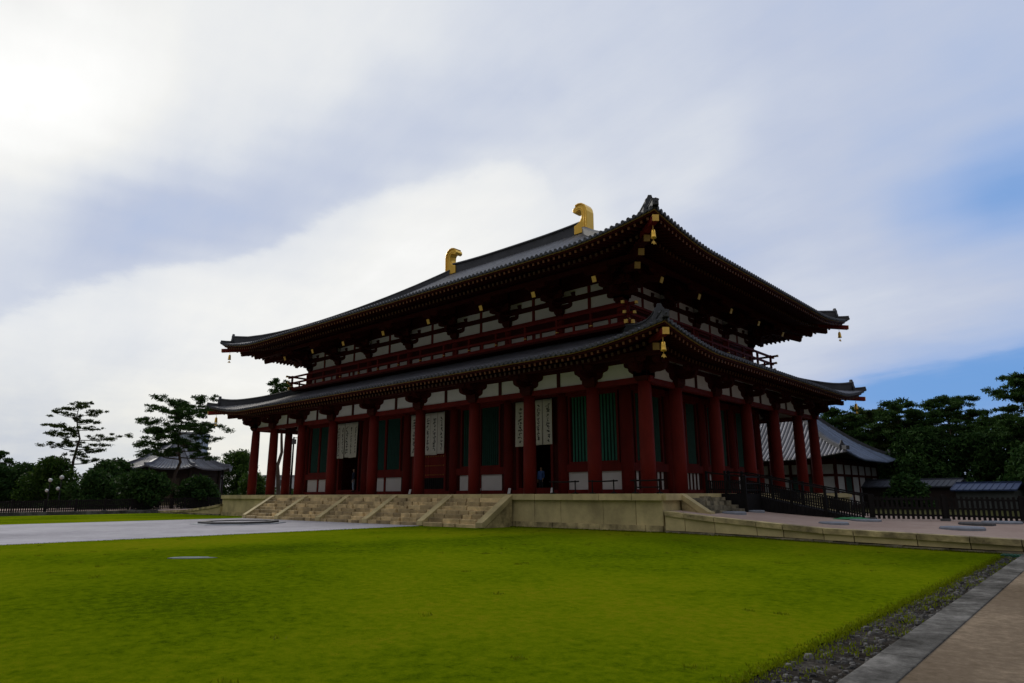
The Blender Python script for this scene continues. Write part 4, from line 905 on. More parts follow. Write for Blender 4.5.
# ------------------------------------------------------------------ people standing in the doorways
def skin_mesh(name, chains, mt, parent, sub=2):
    # chains: list of [(x,y,z,r),...]; the first vertex of a later chain may be an index into the vertices so far
    vs, es, rad = [], [], []
    for ch in chains:
        prev = None
        for e in ch:
            if isinstance(e, int): prev = e; continue
            vs.append(e[:3]); rad.append(e[3]); i = len(vs)-1
            if prev is not None: es.append((prev, i))
            prev = i
    me = bpy.data.meshes.new(name); me.from_pydata(vs, es, []); me.materials.append(mt)
    o = place(name, me, parent)
    md = o.modifiers.new('skin', 'SKIN'); md.use_smooth_shade = True
    for i, r in enumerate(rad):
        sv = me.skin_vertices[0].data[i]; sv.radius = r if isinstance(r, tuple) else (r, r)
    me.skin_vertices[0].data[0].use_root = True
    s = o.modifiers.new('sub', 'SUBSURF'); s.levels = sub; s.render_levels = sub
    return o
def person(label, loc, rz, H, coat, trousers, bend):
    t = thing('person', label, 'person', loc, rz); k = H/1.70
    S = lambda *ps: [p if isinstance(p, int) else (p[0]*k, p[1]*k, p[2]*k, p[3]*k if not isinstance(p[3], tuple) else tuple(q*k for q in p[3])) for p in ps]
    skin = mat('skin_tone', (.42, .26, .18), .6, .05, 5); hair = mat('dark_hair', (.015, .012, .010), .5, .1, 8)
    def fingers(base, wx, wy, wz):
        out = []
        for j, (dx, ln) in enumerate(((-.022, .070), (-.007, .080), (.008, .075), (.022, .060))):
            out.append(S(base, (wx+dx*.4, wy+dx, wz-.06, .0085), (wx+dx*.4, wy+dx-.004, wz-.06-ln*.55, .008), (wx+dx*.4, wy+dx-.016, wz-.06-ln, .007)))
        out.append(S(base, (wx*.97, wy-.035, wz-.025, .010), (wx*.95, wy-.055, wz-.060, .008)))
        return out
    b = bend
    ch = [S((0, 0, .92, .125), (0, 0, 1.06, .115), (0, -.005, 1.22, .125), (0, .0, 1.36, .13), (0, .005, 1.45, .05), (0, -.005, 1.52, .062), (0, -.012, 1.60, .085), (0, -.005, 1.67, .062)),   # 0..7
          S(0, (.09, 0, .86, .088), (.095, -.01, .48, .058), (.095, .01, .09, .04), (.10, -.10, .035, .035), (.10, -.16, .03, .022)),        # 8..12
          S(0, (-.09, 0, .86, .088), (-.095, -.01, .48, .058), (-.095, .01, .09, .04), (-.10, -.10, .035, .035), (-.10, -.16, .03, .022)),  # 13..17
          S(3, (.175, 0, 1.38, .058), (.215, .01, 1.10, .042), (.20, -.06-b, .87+b*.9, .028), (.20, -.085-b*1.3, .80+b, .032)),              # 18..21
          S(3, (-.175, 0, 1.38, .058), (-.215, .01, 1.10, .042), (-.215, -.05, .86, .028), (-.215, -.06, .79, .032))]                      # 22..25
    ch += fingers(21, .20, -.085-b*1.3, .80+b) + fingers(25, -.215, -.06, .79)
    body = skin_mesh('body', ch, skin, t, 1)
    # face: eyes, nose, mouth, ears
    f = MB(); dk = hair
    for sx in (-.03, .03): f.lathe([(.004, -.008), (.010, 0), (.004, .008)], (sx*k, -.093*k, 1.615*k), 6)
    f.bar((-.022*k, -.090*k, 1.555*k), (.022*k, -.090*k, 1.555*k), .006, .006); f.build('face_features', dk, body)
    f = MB(); f.prism([(-.012, 1.575), (.012, 1.575), (.005, 1.615), (-.005, 1.615)], lambda a, c, d: (a*k, d*k, c*k), -.085, -.112)
    for sx in (-1, 1): f.prism([(-.015, 1.575), (.015, 1.58), (.02, 1.62), (-.01, 1.63)], lambda a, c, d: (sx*d*k, a*k, c*k), .078, .092)
    f.build('nose_and_ears', skin, body)
    h = skin_mesh('hair', [S((0, .015, 1.645, .088), (0, .028, 1.59, .075), (0, .03, 1.54, .05))], hair, t)
    skin_mesh('coat', [S((0, 0, .80, .158), (0, 0, .95, .15), (0, 0, 1.10, .145), (0, 0, 1.24, .15), (0, 0, 1.37, .145), (0, .004, 1.44, .065)),
        S(4, (.18, 0, 1.375, .072), (.218, .01, 1.10, .058), (.202, -.055-b, .89+b*.9, .045)), S(4, (-.18, 0, 1.375, .072), (-.218, .01, 1.10, .058), (-.216, -.045, .88, .045))], coat, t)
    skin_mesh('trousers', [S((0, 0, .93, .135), (0, 0, .88, .12)), S(1, (.09, 0, .80, .10), (.095, -.01, .48, .075), (.095, .01, .10, .062)), S(1, (-.09, 0, .80, .10), (-.095, -.01, .48, .075), (-.095, .01, .10, .062))], trousers, t)
    s = MB()
    for sx in (-.1, .1): s.prism([(.07, 0), (.075, .07), (-.03, .085), (-.15, .05), (-.175, .02), (-.17, 0)], lambda a, c, d: ((sx+d)*k, a*k, c*k), -.045, .045)
    s.build('shoes', hair, t)
person('person in a long blue coat standing in a doorway below a white curtain', (-9.70, 4.1, .035), R(12), 1.54, mat('blue_coat', (.07, .15, .42), .8, .1, 4), mat('dark_trousers', (.02, .022, .03), .8, .1, 4), .06)
person('person in a navy top and pale trousers beside a doorway post', (-26.62, 2.75, .225), R(-25), 1.66, mat('navy_top', (.012, .018, .045), .8, .1, 4), mat('pale_trousers', (.24, .30, .40), .8, .1, 4), .0)

# ------------------------------------------------------------------ small white boards and low rails on the platform
def board_proto():
    t = thing('sign_board', 'board', 'sign', (0, 0, 0), 0, 'small white boards on the platform')
    b = MB(); b.hexa([(-.13, -.10, .03), (.13, -.10, .03), (.13, -.075, .03), (-.13, -.075, .03)], [(-.12, -.015, .46), (.12, -.015, .46), (.12, .008, .46), (-.12, .008, .46)]); b.build('face_board', M['paper'], t)
    b = MB(); b.bar((-.09, .14, 0), (-.09, .0, .42), .02, .02); b.bar((.09, .14, 0), (.09, .0, .42), .02, .02); b.bar((-.14, -.09, .015), (.14, -.09, .015), .05, .03); b.build('stand', M['black'], t)
    return t
bp = board_proto()
for i, (x, y, sx, txt) in enumerate([(-28.35, 2.3, .9, 'small white leaning board left of the leftmost open doorway'), (-19.5, 2.3, .9, 'small white board at the left foot of the gilt studded door'), (-13.0, 2.3, .8, 'small white board below the window left of the person in blue'),
      (-10.62, 2.35, .95, 'white notice board just left of the right open doorway'), (-7.43, 2.3, .8, 'small white board at the right post of the right open doorway')]):
    o = bp if i == 0 else copy_tree(bp); o.location = (x, y, .002); o.scale = (sx*.8, 1, .72); o.rotation_euler = (0, 0, R([-8, 6, -5, 4, 10][i])); o['label'] = txt
def rail_thing(x0, x1, y, label, two):
    t = thing('low_barrier', label, 'barrier', ((x0+x1)/2, y, .002), 0, 'low black barriers on the platform edge'); w = (x1-x0)/2
    for s in (-w, w):
        b = MB(); b.lathe([(.16, 0), (.17, .02), (.12, .05), (.03, .07), (.03, .58), (.045, .60), (.02, .63)], (s, 0, 0), 12); b.build('post', M['black'], t)
    b = MB(); b.tube([(-w-.22, 0, .575), (0, 0, .555), (w+.22, 0, .575)], .034, 8); b.build('top_rail', M['black'], t)
    if two: b = MB(); b.tube([(-w, 0, .27), (w, 0, .27)], .028, 8); b.build('lower_rail', M['black'], t)
rail_thing(-4.97, -3.62, -.7, 'low black barrier between the second and third columns from the near corner', False)
rail_thing(-2.62, -1.43, -.7, 'low black barrier just left of the near corner column', False)
rail_thing(-.30, .93, -.7, 'low black two railed barrier in front of the near corner column', True)

# ------------------------------------------------------------------ ramp with railings on the east side
ramp = thing('access_ramp', 'dark wooden ramp with railings beside the right side stairs of the hall', 'ramp', (1.7, 5.5, -.8))
def RP(o): o.parent = ramp; o.matrix_parent_inverse = Matrix.Translation(-ramp.location); return o
rz_ = lambda x: -1.14*max(0, min(1, (x-1.66)/5.6))
YA, YB = 5.45, 7.0
b = MB(); b.hexa([(1.66, YA, -1.3), (7.26, YA, -1.3), (7.26, YB, -1.3), (1.66, YB, -1.3)], [(1.66, YA, -.001), (7.26, YA, -1.14), (7.26, YB, -1.14), (1.66, YB, -.001)]); RP(b.build('deck', M['ramp']))
b = MB(); x = 1.68
while x < 7.2:
    b.hexa([(x, YA-.04, -1.3), (x+.185, YA-.04, -1.3), (x+.185, YA-.004, -1.3), (x, YA-.004, -1.3)], [(x, YA-.04, rz_(x)+.05), (x+.185, YA-.04, rz_(x+.185)+.05), (x+.185, YA-.004, rz_(x+.185)+.05), (x, YA-.004, rz_(x)+.05)]); x += .2
RP(b.build('side_boards', M['ramp']))
for y in (YA-.02, YB):
    rl = MB(); pk = MB()
    for z, w in ((1.02, .07), (.62, .05), (.20, .05)):
        rl.bar((1.2, y, z), (1.66, y, z), w, w*.9); rl.bar((1.66, y, z), (7.4, y, rz_(7.4)+z), w, w*.9)
    x = 1.5
    while x < 7.3:
        pk.box(x-.03, x+.03, y-.014, y+.014, rz_(x)+.06, rz_(x)+.62); x += .105
    RP(rl.build('rail', M['wood_dark'])); RP(pk.build('pickets', M['wood_dark']))
    for i in range(5):
        x = 1.3+6.0*i/4; b = MB(); b.box(x-.05, x+.05, y-.052, y+.052, rz_(x)-.1, rz_(x)+1.10); RP(b.build('post', M['wood_dark']))
# boarded landing beside the side stairs
b = MB(); b.box(1.66, 2.85, 3.72, 5.40, -1.2, -.012); RP(b.build('landing', M['ramp']))
b = MB()
for z, w in ((1.0, .07), (.60, .05), (.2, .05)): b.bar((.9, 3.74, z), (2.85, 3.74, z*.75), w, w); b.bar((2.85, 3.74, z*.75), (2.85, 5.4, z*.75), w, w)
RP(b.build('rail', M['wood_dark']))
b = MB(); x = .95
while x < 2.8: b.box(x-.03, x+.03, 3.726, 3.754, .02, .6); x += .10
RP(b.build('pickets', M['wood_dark']))
for x, y in ((.95, 3.74), (1.9, 3.74), (2.85, 3.74)): b = MB(); b.box(x-.05, x+.05, y-.052, y+.052, 0 if x < 1.6 else -.9, 1.05 if x < 2 else .82); RP(b.build('post', M['wood_dark']))
# ------------------------------------------------------------------ picket fences
def fence(pts, h, gap, w, label, seed, pickets_under=True):
    rr = random.Random(seed); t = thing('picket_fence', label, 'fence', (*pts[0], terr(*pts[0])), 0)
    inv = Matrix.Translation(-t.location)
    def F(o): o.parent = t; o.matrix_parent_inverse = inv
    rl, pk = MB(), MB()
    for (xa, ya), (xb, yb) in zip(pts[:-1], pts[1:]):
        p, q = Vector((xa, ya, 0)), Vector((xb, yb, 0)); L = (q-p).length; d = (q-p)/L; n = max(1, int(L/2.4))
        for i in range(n):
            a, c = p+d*L*i/n, p+d*L*(i+1)/n; za, zc = terr(a.x, a.y), terr(c.x, c.y)
            for z in (.22, .52, h-.12): rl.bar((a.x, a.y, za+z), (c.x, c.y, zc+z), .05, .08)
            b = MB(); b.bar((a.x, a.y, za-.1), (a.x, a.y, za+h+.08), .13, .13, up=d); F(b.build('post', M['wood_dark']))
            b = MB(); b.box(-.17, .17, -.17, .17, 0, .12); o = b.build('post_foot', M['dark_stone']); o.location = (a.x, a.y, za-.02); F(o)
        s = .1
        while s < L:
            c = p+d*s; z = terr(c.x, c.y); hh = h+rr.uniform(-.02, .02)
            pk.bar((c.x, c.y, z+(.06 if pickets_under else .2)), (c.x, c.y, z+hh), w, .025, up=d.cross(Vector((0, 0, 1)))); s += gap
    F(rl.build('rails', M['wood_dark'])); F(pk.build('pickets', M['wood_dark']))
fence([(7.45, 6.15), (12.6, 8.5), (34, 12.2)], 1.02, .19, .105, 'dark wooden picket fence across the pinkish terrace right of the ramp', 31)
fence([(-55.6, -60), (-55.6, 7.5), (-38.6, 7.5)], 1.10, .17, .11, 'long dark wooden picket fence behind the lawn on the left', 32)

# ------------------------------------------------------------------ stones on the ground
def disc_stone(x, y, r, h, zr, label, m, sx=1.):
    rr = random.Random(int(x*100)); b = MB(); b.smooth = False
    n = 18; f = [1+rr.uniform(-.06, .06) for _ in range(n)]
    vs = []
    for q, z in ((1.0, -.06), (1.0, h*.6), (.93, h), (.6, h*1.06)):
        for k in range(n): a = 2*math.pi*k/n; vs.append((r*f[k]*q*math.cos(a)*sx, r*f[k]*q*math.sin(a), z))
    b.add(vs, [(i*n+k, i*n+(k+1) % n, (i+1)*n+(k+1) % n, (i+1)*n+k) for i in range(3) for k in range(n)]+[tuple(3*n+k for k in range(n))])
    o = b.build('foundation_stone', m, None, (x, y, terr(x, y)), zr); tag(o, label, 'stone', 'round foundation stones on the terrace')
disc_stone(11.44, 1.98, .72, .10, .3, 'nearest blue grey round stone on the pinkish terrace at right', M['grey_stone'])
disc_stone(11.40, 5.3, .62, .10, .9, 'darker round stone between the nearest stone and the fence', M['dark_stone'])
disc_stone(11.95, 7.5, .70, .08, .5, 'blue grey round stone at the foot of the right picket fence', M['grey_stone'])
disc_stone(7.37, 1.21, .56, .08, .2, 'blue grey round stone in the middle of the terrace in front of the ramp', M['grey_stone'])
disc_stone(3.05, 1.7, .56, .09, .7, 'blue grey round stone at the foot of the side stairs', M['grey_stone'])
disc_stone(2.9, 4.35, .50, .08, 1.1, 'blue grey round stone between the side stairs and the ramp', M['grey_stone'])
disc_stone(7.55, 4.7, .60, .08, .1, 'blue grey round stone beside the green sheet at the ramp end', M['grey_stone'])
b = MB(); vs = []; rr = random.Random(3)
for j in range(7):
    for i in range(11): vs.append((-.75+1.5*i/10, -.4+.8*j/6, .04+.10*rr.random()*math.sin(i/10*3.14)*math.sin(j/6*3.14)))
b.add(vs, [(j*11+i, j*11+i+1, (j+1)*11+i+1, (j+1)*11+i) for j in range(6) for i in range(10)])
o = b.build('green_sheet', mat('green_tarpaulin', (.02, .20, .06), .5, .2, 4), None, (6.95, 5.0, terr(6.95, 5.0)), R(20)); md = o.modifiers.new('t', 'SOLIDIFY'); md.thickness = .012
tag(o, 'small green sheet lying on the terrace at the foot of the ramp', 'sheet')
b = MB(); b.box(-.42, .42, -.22, .22, 0, .05)
for i in range(9): b.box(-.38+.085*i, -.33+.085*i, -.19, .19, .05, .065)
tag(b.build('drain_cover', mat('green_plastic', (.010, .085, .05), .5, .2, 4), None, (13.45, -2.3, gz(13.45)-.01)), 'dark green drain cover beside the kerb at the retaining wall', 'drain cover')
# octagonal lantern footing on the gravel path
t = thing('lantern_footing', 'low octagonal dark rimmed stone footing on the pale path before the stairs', 'stone footing', (-21.6, -8.3, GZ))
b = MB(); n = 8
def octo(r, z): return [(r*math.cos(math.pi/8+k*math.pi/4), r*math.sin(math.pi/8+k*math.pi/4), z) for k in range(n)]
b.add(octo(2.15, 0)+octo(2.13, .15)+octo(1.80, .15)+octo(1.80, .09), [(i*n+k, i*n+(k+1) % n, (i+1)*n+(k+1) % n, (i+1)*n+k) for i in range(3) for k in range(n)]); b.build('rim', M['dark_stone'], t)
b = MB(); b.add(octo(1.82, .092), [tuple(range(n))]); b.build('gravel_bed', M['path'], t)
b = MB(); b.add(octo(2.55, 0.006)+octo(2.50, .05)+octo(2.14, .05), [(i*n+k, i*n+(k+1) % n, (i+1)*n+(k+1) % n, (i+1)*n+k) for i in range(2) for k in range(n)]); b.build('outer_step', M['grey_stone'], t)
# pale flat stone plate set flush in the lawn
b = MB(); rr = random.Random(2); ring_ = [(.62*math.cos(k*.523)*rr.uniform(.7, 1.1), .30*math.sin(k*.523)*rr.uniform(.85, 1.1)) for k in range(12)]
b.prism(ring_, lambda a, c, d: (a, c, d), -.05, .022)
tag(b.build('stone_plate', mat('pale_wet_stone', (.13, .16, .15), .9, .4, 6, spec=.05), None, (-1.95, -19.3, GZ-.008), R(42)), 'pale flat stone plate set flush in the lawn', 'stone plate')
# ------------------------------------------------------------------ trees
def quads(centers, size, rng, up=.4, aspect=.5):
    n = len(centers); d = rng.normal(0, 1, (n, 3)); d[:, 2] += up; d /= np.linalg.norm(d, axis=1)[:, None]
    e = np.cross(d, rng.normal(0, 1, (n, 3))); e /= np.linalg.norm(e, axis=1)[:, None]
    s = size*rng.uniform(.6, 1.3, n)[:, None]; a = d*s*.5; b = e*s*.5*aspect
    return np.stack([centers-a*.9-b*.45, centers-a*.7+b*.55, centers+a+b*.25, centers+a*.85-b*.5], 1)
def clump(rng, c, r, n, shell=.55):
    p = rng.normal(0, 1, (n, 3)); p /= np.linalg.norm(p, axis=1)[:, None]
    p *= (shell+(1-shell)*rng.uniform(0, 1, n)[:, None])*rng.uniform(.75, 1.12, n)[:, None]
    return np.array(c)+p*np.array(r)
def finish_tree(name, label, cat, loc, trunk, leaves, tm, lm, group):
    t = thing(name, label, cat, loc, 0, group)
    trunk.build('trunk', tm, t); place('crown', tri_mesh('crown', leaves, lm), t); return t
def pine(label, loc, H, W, seed, fb=.35, npad=22, dens=170, tuft=.42, lean=0., lm='pine', group='pine trees', top_heavy=.5, flat=.34, bare=False, pad=1.0):
    rng = np.random.RandomState(seed); tr = MB(); tr.smooth = True
    n = 9; bend = rng.normal(0, .022*H, (n+1, 2)); bend[0] = 0
    sp = [Vector((lean*H*(k/n)**1.3+bend[k][0]*min(1, k/3)*.6, bend[k][1]*min(1, k/3)*.6, H*.97*k/n)) for k in range(n+1)]
    r0 = .016*H+.05; tr.tube([p-Vector((0, 0, .3 if k == 0 else 0)) for k, p in enumerate(sp)], [r0*(1.25 if k == 0 else 1)*(1-.85*k/n) for k in range(n+1)], 8)
    def at(h):
        f = min(max(h/(H*.97), 0), .999)*n; k = int(f); return sp[k].lerp(sp[k+1], f-k)
    L = []; ang = rng.uniform(0, 6.28)
    for i in range(npad):
        u = (i+rng.uniform(0, .8))/npad; h = H*(fb+(1-fb)*u*.97); ang += 2.4+rng.normal(0, .35)
        prof = (1-u)**.7*(.55+.45*math.sin(min(1, u*2.2)*1.57)) if top_heavy < .4 else (.35+.65*math.sin(3.14*(.18+.72*u))) 
        ln = W/2*prof*rng.uniform(.62, 1.08)
        p = at(h); tip = p+Vector((math.cos(ang)*ln, math.sin(ang)*ln, ln*rng.uniform(.02, .22)+.1))
        mid = p.lerp(tip, .5)+Vector((rng.normal(0, .1), rng.normal(0, .1), -.06*ln))
        br = max(.03, r0*.34*(1-u*.6)); tr.tube([p, mid, tip], [br, br*.7, br*.3], 5)
        k = 5+int(ln*2.4)
        for j in range(k):
            f = 1.05-.62*rng.uniform(0, 1)**1.3; c = p.lerp(tip, f); rr_ = pad*rng.uniform(.30, .58)*(.8+.10*ln); sd = .17*ln+.15
            c = Vector(c)+Vector((rng.normal(0, sd), rng.normal(0, sd), rng.normal(.10, .10+.02*ln)))
            m_ = int(dens*rr_**1.8)+16; L.append(clump(rng, c, (rr_*rng.uniform(.8, 1.3), rr_*rng.uniform(.8, 1.3), rr_*rng.uniform(flat, flat+.22)), m_, .1))
    c = at(H*.97); L.append(clump(rng, (c.x, c.y, c.z), (.55*pad, .55*pad, .4), int(dens*.6), .1))
    return finish_tree('pine_tree', label, 'pine', loc, tr, quads(np.concatenate(L), tuft, rng, .5, .42), M['trunk'], M[lm], group)
def broad(label, loc, H, W, seed, n=16, dens=260, leaf=.36, lm='leaf', name='broadleaf_tree', cat='tree', group='broadleaf trees', low=.12):
    rng = np.random.RandomState(seed); tr = MB(); tr.smooth = True; L = []
    tr.tube([(0, 0, -.3), (rng.normal(0, .1), rng.normal(0, .1), H*.3), (rng.normal(0, .2), rng.normal(0, .2), H*.75)], [.03*H+.05, .024*H+.04, .04], 7)
    for i in range(n):
        u = (i+.5)/n; z = H*(low+(.93-low)*u); w = W/2*math.sin(3.14*min(1, (.22+.78*u))**.85)**.75; a = i*2.4+rng.normal(0, .3); q = w*rng.uniform(.35, .8)
        c = (math.cos(a)*q, math.sin(a)*q, z); r = W*.20*rng.uniform(.75, 1.2)
        if z+r*.8 > H: c = (c[0], c[1], H-r*.8)
        tr.tube([(0, 0, z*.6), (c[0]*.6, c[1]*.6, z*.9), c], [.05, .035, .02], 5)
        L.append(clump(rng, c, (r, r, r*.8), int(dens*r**1.7)+40, .62))
    L.append(clump(rng, (0, 0, H*.5), (W*.36, W*.36, H*.36), int(dens*W*.5), .3))
    return finish_tree(name, label, cat, loc, tr, quads(np.concatenate(L), leaf, rng, .3, .75), M['trunk'], M[lm], group)
BZ = -1.5
# left of the hall
pine('tall thin open pine standing clear of the bushes at far left', (-84.64, .39, BZ), 13.5, 7.4, 3, .36, 21, 170, .30, -.05, 'pine', 'pine trees left of the hall', .5, .30)
pine('dense dark layered pine in front of the octagonal hall', (-58.5, 2.65, BZ), 11.4, 7.8, 12, .44, 27, 190, .30, .02, 'pine_dk', 'pine trees left of the hall', .5, .30, pad=1.15)
pine('short pine cut by the left edge of the picture', (-98, -4.8, BZ), 7.4, 6, 17, .3, 14, 140, .42, .0, 'pine_dk', 'pine trees left of the hall', .3, .32)
pine('slender leaning pine seen between the left end columns of the hall', (-57.6, 14.1, BZ), 14.9, 3.6, 23, .86, 9, 130, .36, -.05, 'pine_dk', 'pine trees left of the hall', .5, .30)
for a in [('rounded green tree below the thin pine', (-83.5, -2.2, BZ), 6.4, 6.6, 41, 'leaf'), ('low dark bushy tree left of the two globe lamps', (-92.5, -3.0, BZ), 5.8, 8.0, 42, 'leaf_dk'),
          ('dark bushy tree right of the thin pine trunk', (-75.0, 1.2, BZ), 5.7, 6.0, 43, 'leaf_dk'), ('green tree before the distant pale buildings at left', (-86, 6.0, BZ), 6.6, 6.5, 44, 'leaf_dk'),
          ('broad dark shrub mass under the dense pine', (-57.5, -.6, BZ), 4.1, 6.2, 45, 'leaf_dk'), ('dark shrub right of the dense pine trunk', (-57.8, 4.8, BZ), 3.6, 5.4, 46, 'leaf_dk'),
          ('bright green rounded tree behind the far left corner columns', (-98.3, 29.0, BZ), 9.4, 9.5, 47, 'leaf'), ('bright green low tree seen beneath the left end columns', (-60.5, 12.4, BZ), 4.4, 4.0, 48, 'leaf'),
          ('dark shrub left of the octagonal hall roof edge', (-66, -2.4, BZ), 4.2, 6.0, 49, 'leaf_dk'), ('dark tree at the far left beside the short pine', (-101, -8.5, BZ), 5.8, 7.0, 50, 'leaf_dk'),
          ('dark rounded tree between the short pine and the globe lamps', (-90, -6.5, BZ), 5.4, 5.5, 51, 'leaf_dk')]:
    broad(a[0], a[1], a[2], a[3], a[4], lm=a[5], group='broadleaf trees left of the hall')
# right of the hall
for a in [('tall dark pine at the right edge of the picture', (10.7, 52.7, BZ), 12.8, 7.0, 61, .30, 30), ('flat topped dark pine left of the gap of sky at right', (1.6, 64.0, BZ), 12.1, 9.5, 62, .30, 24),
          ('dark pine behind the golden bell at the right eave', (-2.2, 57.5, BZ), 11.1, 8.5, 63, .28, 24), ('green pine rising behind the right end of the side hall roof', (-5.6, 60.5, BZ), 10.9, 8.5, 64, .28, 24),
          ('pine crown just under the lower right eave of the hall', (-8.9, 60, BZ), 11.4, 8.5, 65, .28, 24), ('dark pine behind the blue roofed shed', (4.0, 70, BZ), 10.4, 9, 66, .25, 24),
          ('small dark pine left of the tall right edge pine', (6.6, 60, BZ), 8.6, 8, 67, .22, 20)]:
    pine(a[0], a[1], a[2], a[3], a[4], a[5]+.12, a[6], 190, .34, .0, 'pine_dk' if a[4] != 64 else 'pine', 'pine trees right of the hall', .5, .30, pad=1.3)
for a in [('dark broad tree behind the grey roofed shed', (0.3, 54.5, BZ), 8.4, 8.5, 71), ('dark broad tree behind the blue roofed shed', (4.8, 56, BZ), 7.8, 8.0, 72), ('dark low tree right of the blue roofed shed', (10.8, 48, BZ), 6.2, 7.0, 73),
          ('dark shrub in front of the grey roofed shed', (1.0, 43.0, BZ), 3.3, 4.2, 74), ('dark broad tree right of the side hall wall', (-1.5, 60.0, BZ), 8.8, 8, 75), ('dark tree beneath the tall right edge pine', (9.2, 58, BZ), 8.0, 8.5, 76), ('dark leafy tree behind the side hall ridge', (-7.5, 66, BZ), 9.2, 9, 77)]:
    broad(a[0], a[1], a[2], a[3], a[4], lm='leaf_dk', group='broadleaf trees right of the hall')
# far-off wood that reads as one mass
def wood(pts, h, seed, n, label):
    rng = np.random.RandomState(seed); L = []
    for (xa, ya), (xb, yb) in zip(pts[:-1], pts[1:]):
        for i in range(n):
            f = (i+rng.uniform(0, 1))/n; r = rng.uniform(1.8, 3.4); z = rng.uniform(-.5, h-r)
            L.append(clump(rng, (xa+(xb-xa)*f+rng.normal(0, 2), ya+(yb-ya)*f+rng.normal(0, 2), BZ+max(.4, z)), (r, r, r*.8), int(60*r**1.5), .5))
    o = place('distant_wood', tri_mesh('distant_wood', quads(np.concatenate(L), .7, rng, .3, .75), M['leaf_dk'])); tag(o, label, 'wood', kind='stuff')
wood([(-22, 84), (0, 84), (14, 78), (22, 62)], 8.2, 81, 26, 'dark mass of trees far behind the right side sheds')
wood([(-140, -75), (-80, -88), (0, -92), (80, -85), (130, -60)], 9.5, 83, 45, 'unseen dark tree belt behind the viewer, added to darken the hall front')  # out of view, added to block low sky from the frieze
wood([(-112, -30), (-112, 10), (-96, 32), (-75, 40)], 3.6, 82, 24, 'low dark mass of trees far behind the left fence')

# ------------------------------------------------------------------ side hall behind on the right
def simple_hip(root, x0, x1, y0, y1, P, lift, reach, sp, pan_m, row_m, rid_m):
    La, Lb = x1-x0, y1-y0; T = min(La, Lb)/2
    zf = lambda t, c: P(t)+lift*max(0, 1-c/reach)**1.7*max(0, 1-t/5)
    for o, a, bb, L in [((x0, y0), (1, 0), (0, 1), La), ((x1, y0), (0, 1), (-1, 0), Lb), ((x1, y1), (-1, 0), (0, -1), La), ((x0, y1), (0, -1), (1, 0), Lb)]:
        n = int(L/sp); NT = 10; pan, rows = MB(), MB(); pan.smooth = rows.smooth = True; vs = []
        pt = lambda sv, t, dz=0: (o[0]+a[0]*sv+bb[0]*t, o[1]+a[1]*sv+bb[1]*t, zf(t, max(0, min(sv, L-sv)))+dz)
        for i in range(n+1):
            sv = L*i/n; tm = max(.001, min(T, sv, L-sv)); vs += [pt(sv, tm*k/NT) for k in range(NT+1)]
        pan.add(vs, [(i*(NT+1)+k, (i+1)*(NT+1)+k, (i+1)*(NT+1)+k+1, i*(NT+1)+k+1) for i in range(n) for k in range(NT)])
        for i in range(n):
            sv = L*(i+.5)/n; tm = min(T, sv, L-sv)
            if tm < .2: continue
            vs = []; nt = 8; w = sp*.27
            for k in range(nt+1):
                t = -.05+(tm+.05)*k/nt
                for dx, dz in ((-w, -.01), (-w*.7, w*.7), (0, w*1.05), (w*.7, w*.7), (w, -.01)): q = pt(sv, t, dz); vs.append((q[0]+a[0]*dx, q[1]+a[1]*dx, q[2]))
            rows.add(vs, [(k*5+j, (k+1)*5+j, (k+1)*5+j+1, k*5+j+1) for k in range(nt) for j in range(4)]+[(0, 1, 2, 3, 4)])
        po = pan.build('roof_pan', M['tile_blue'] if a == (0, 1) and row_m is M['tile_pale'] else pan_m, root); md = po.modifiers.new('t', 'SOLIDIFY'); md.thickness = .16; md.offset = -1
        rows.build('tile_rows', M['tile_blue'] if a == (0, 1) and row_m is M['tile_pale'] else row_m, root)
    for x, y, dx, dy in [(x0, y0, 1, 1), (x1, y0, -1, 1), (x1, y1, -1, -1), (x0, y1, 1, -1)]:
        b = MB(); N = 12
        ps = [Vector((x+dx*T*k/N, y+dy*T*k/N, zf(T*k/N, T*k/N)+.16+(.12 if k == 0 else 0))) for k in range(N+1)]
        for k in range(N): b.bar(ps[k], ps[k+1]+(ps[k+1]-ps[k])*.02, .3, .36)
        b.build('hip_ridge', rid_m, root)
        b = MB(); u = Vector((-dy, dx, 0)).normalized(); f = Vector((dx, dy, 0)).normalized(); c = ps[1]
        b.prism([(-.24, -.2), (-.28, .15), (-.14, .36), (-.05, .62), (.05, .62), (.14, .36), (.28, .15), (.24, -.2)], lambda p_, q_, d_: tuple(c+u*p_+Vector((0, 0, q_))-f*d_), 0, .15); b.build('ridge_end_tile', rid_m, root)
    if La > Lb: MB().box(x0+T-.2, x1-T+.2, (y0+y1)/2-.22, (y0+y1)/2+.22, zf(T, T)-.2, zf(T, T)+.55).build('main_ridge', rid_m, root)
sh = thing('side_hall', 'low white walled hall with grey tiled roof and dark timber frame behind the right columns', 'hall', (-22, 46, -1.4))
SI = Matrix.Translation((22, -46, 1.4))
def SH(o): o.parent = sh; o.matrix_parent_inverse = SI; return o
rt = bpy.data.objects.new('roof', None); C.objects.link(rt); SH(rt)
M['plaster_dim'] = mat('aged_plaster', (.36, .37, .39), .85, .12, 1.5)
M['tile_pale'] = mat('sky_sheen_tile_rows', (.25, .25, .275), .55, .2, 2, island=.3)  # sky reflection on the rows painted in as pale grey
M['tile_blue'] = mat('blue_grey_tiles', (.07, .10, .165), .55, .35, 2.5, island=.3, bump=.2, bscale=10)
simple_hip(rt, -42, -2.0, 37.2, 54.5, lambda t: 3.05+.55*t+.04*t*t, .60, 5.5, .36, M['tile_d'], M['tile_pale'], M['tile_d'])
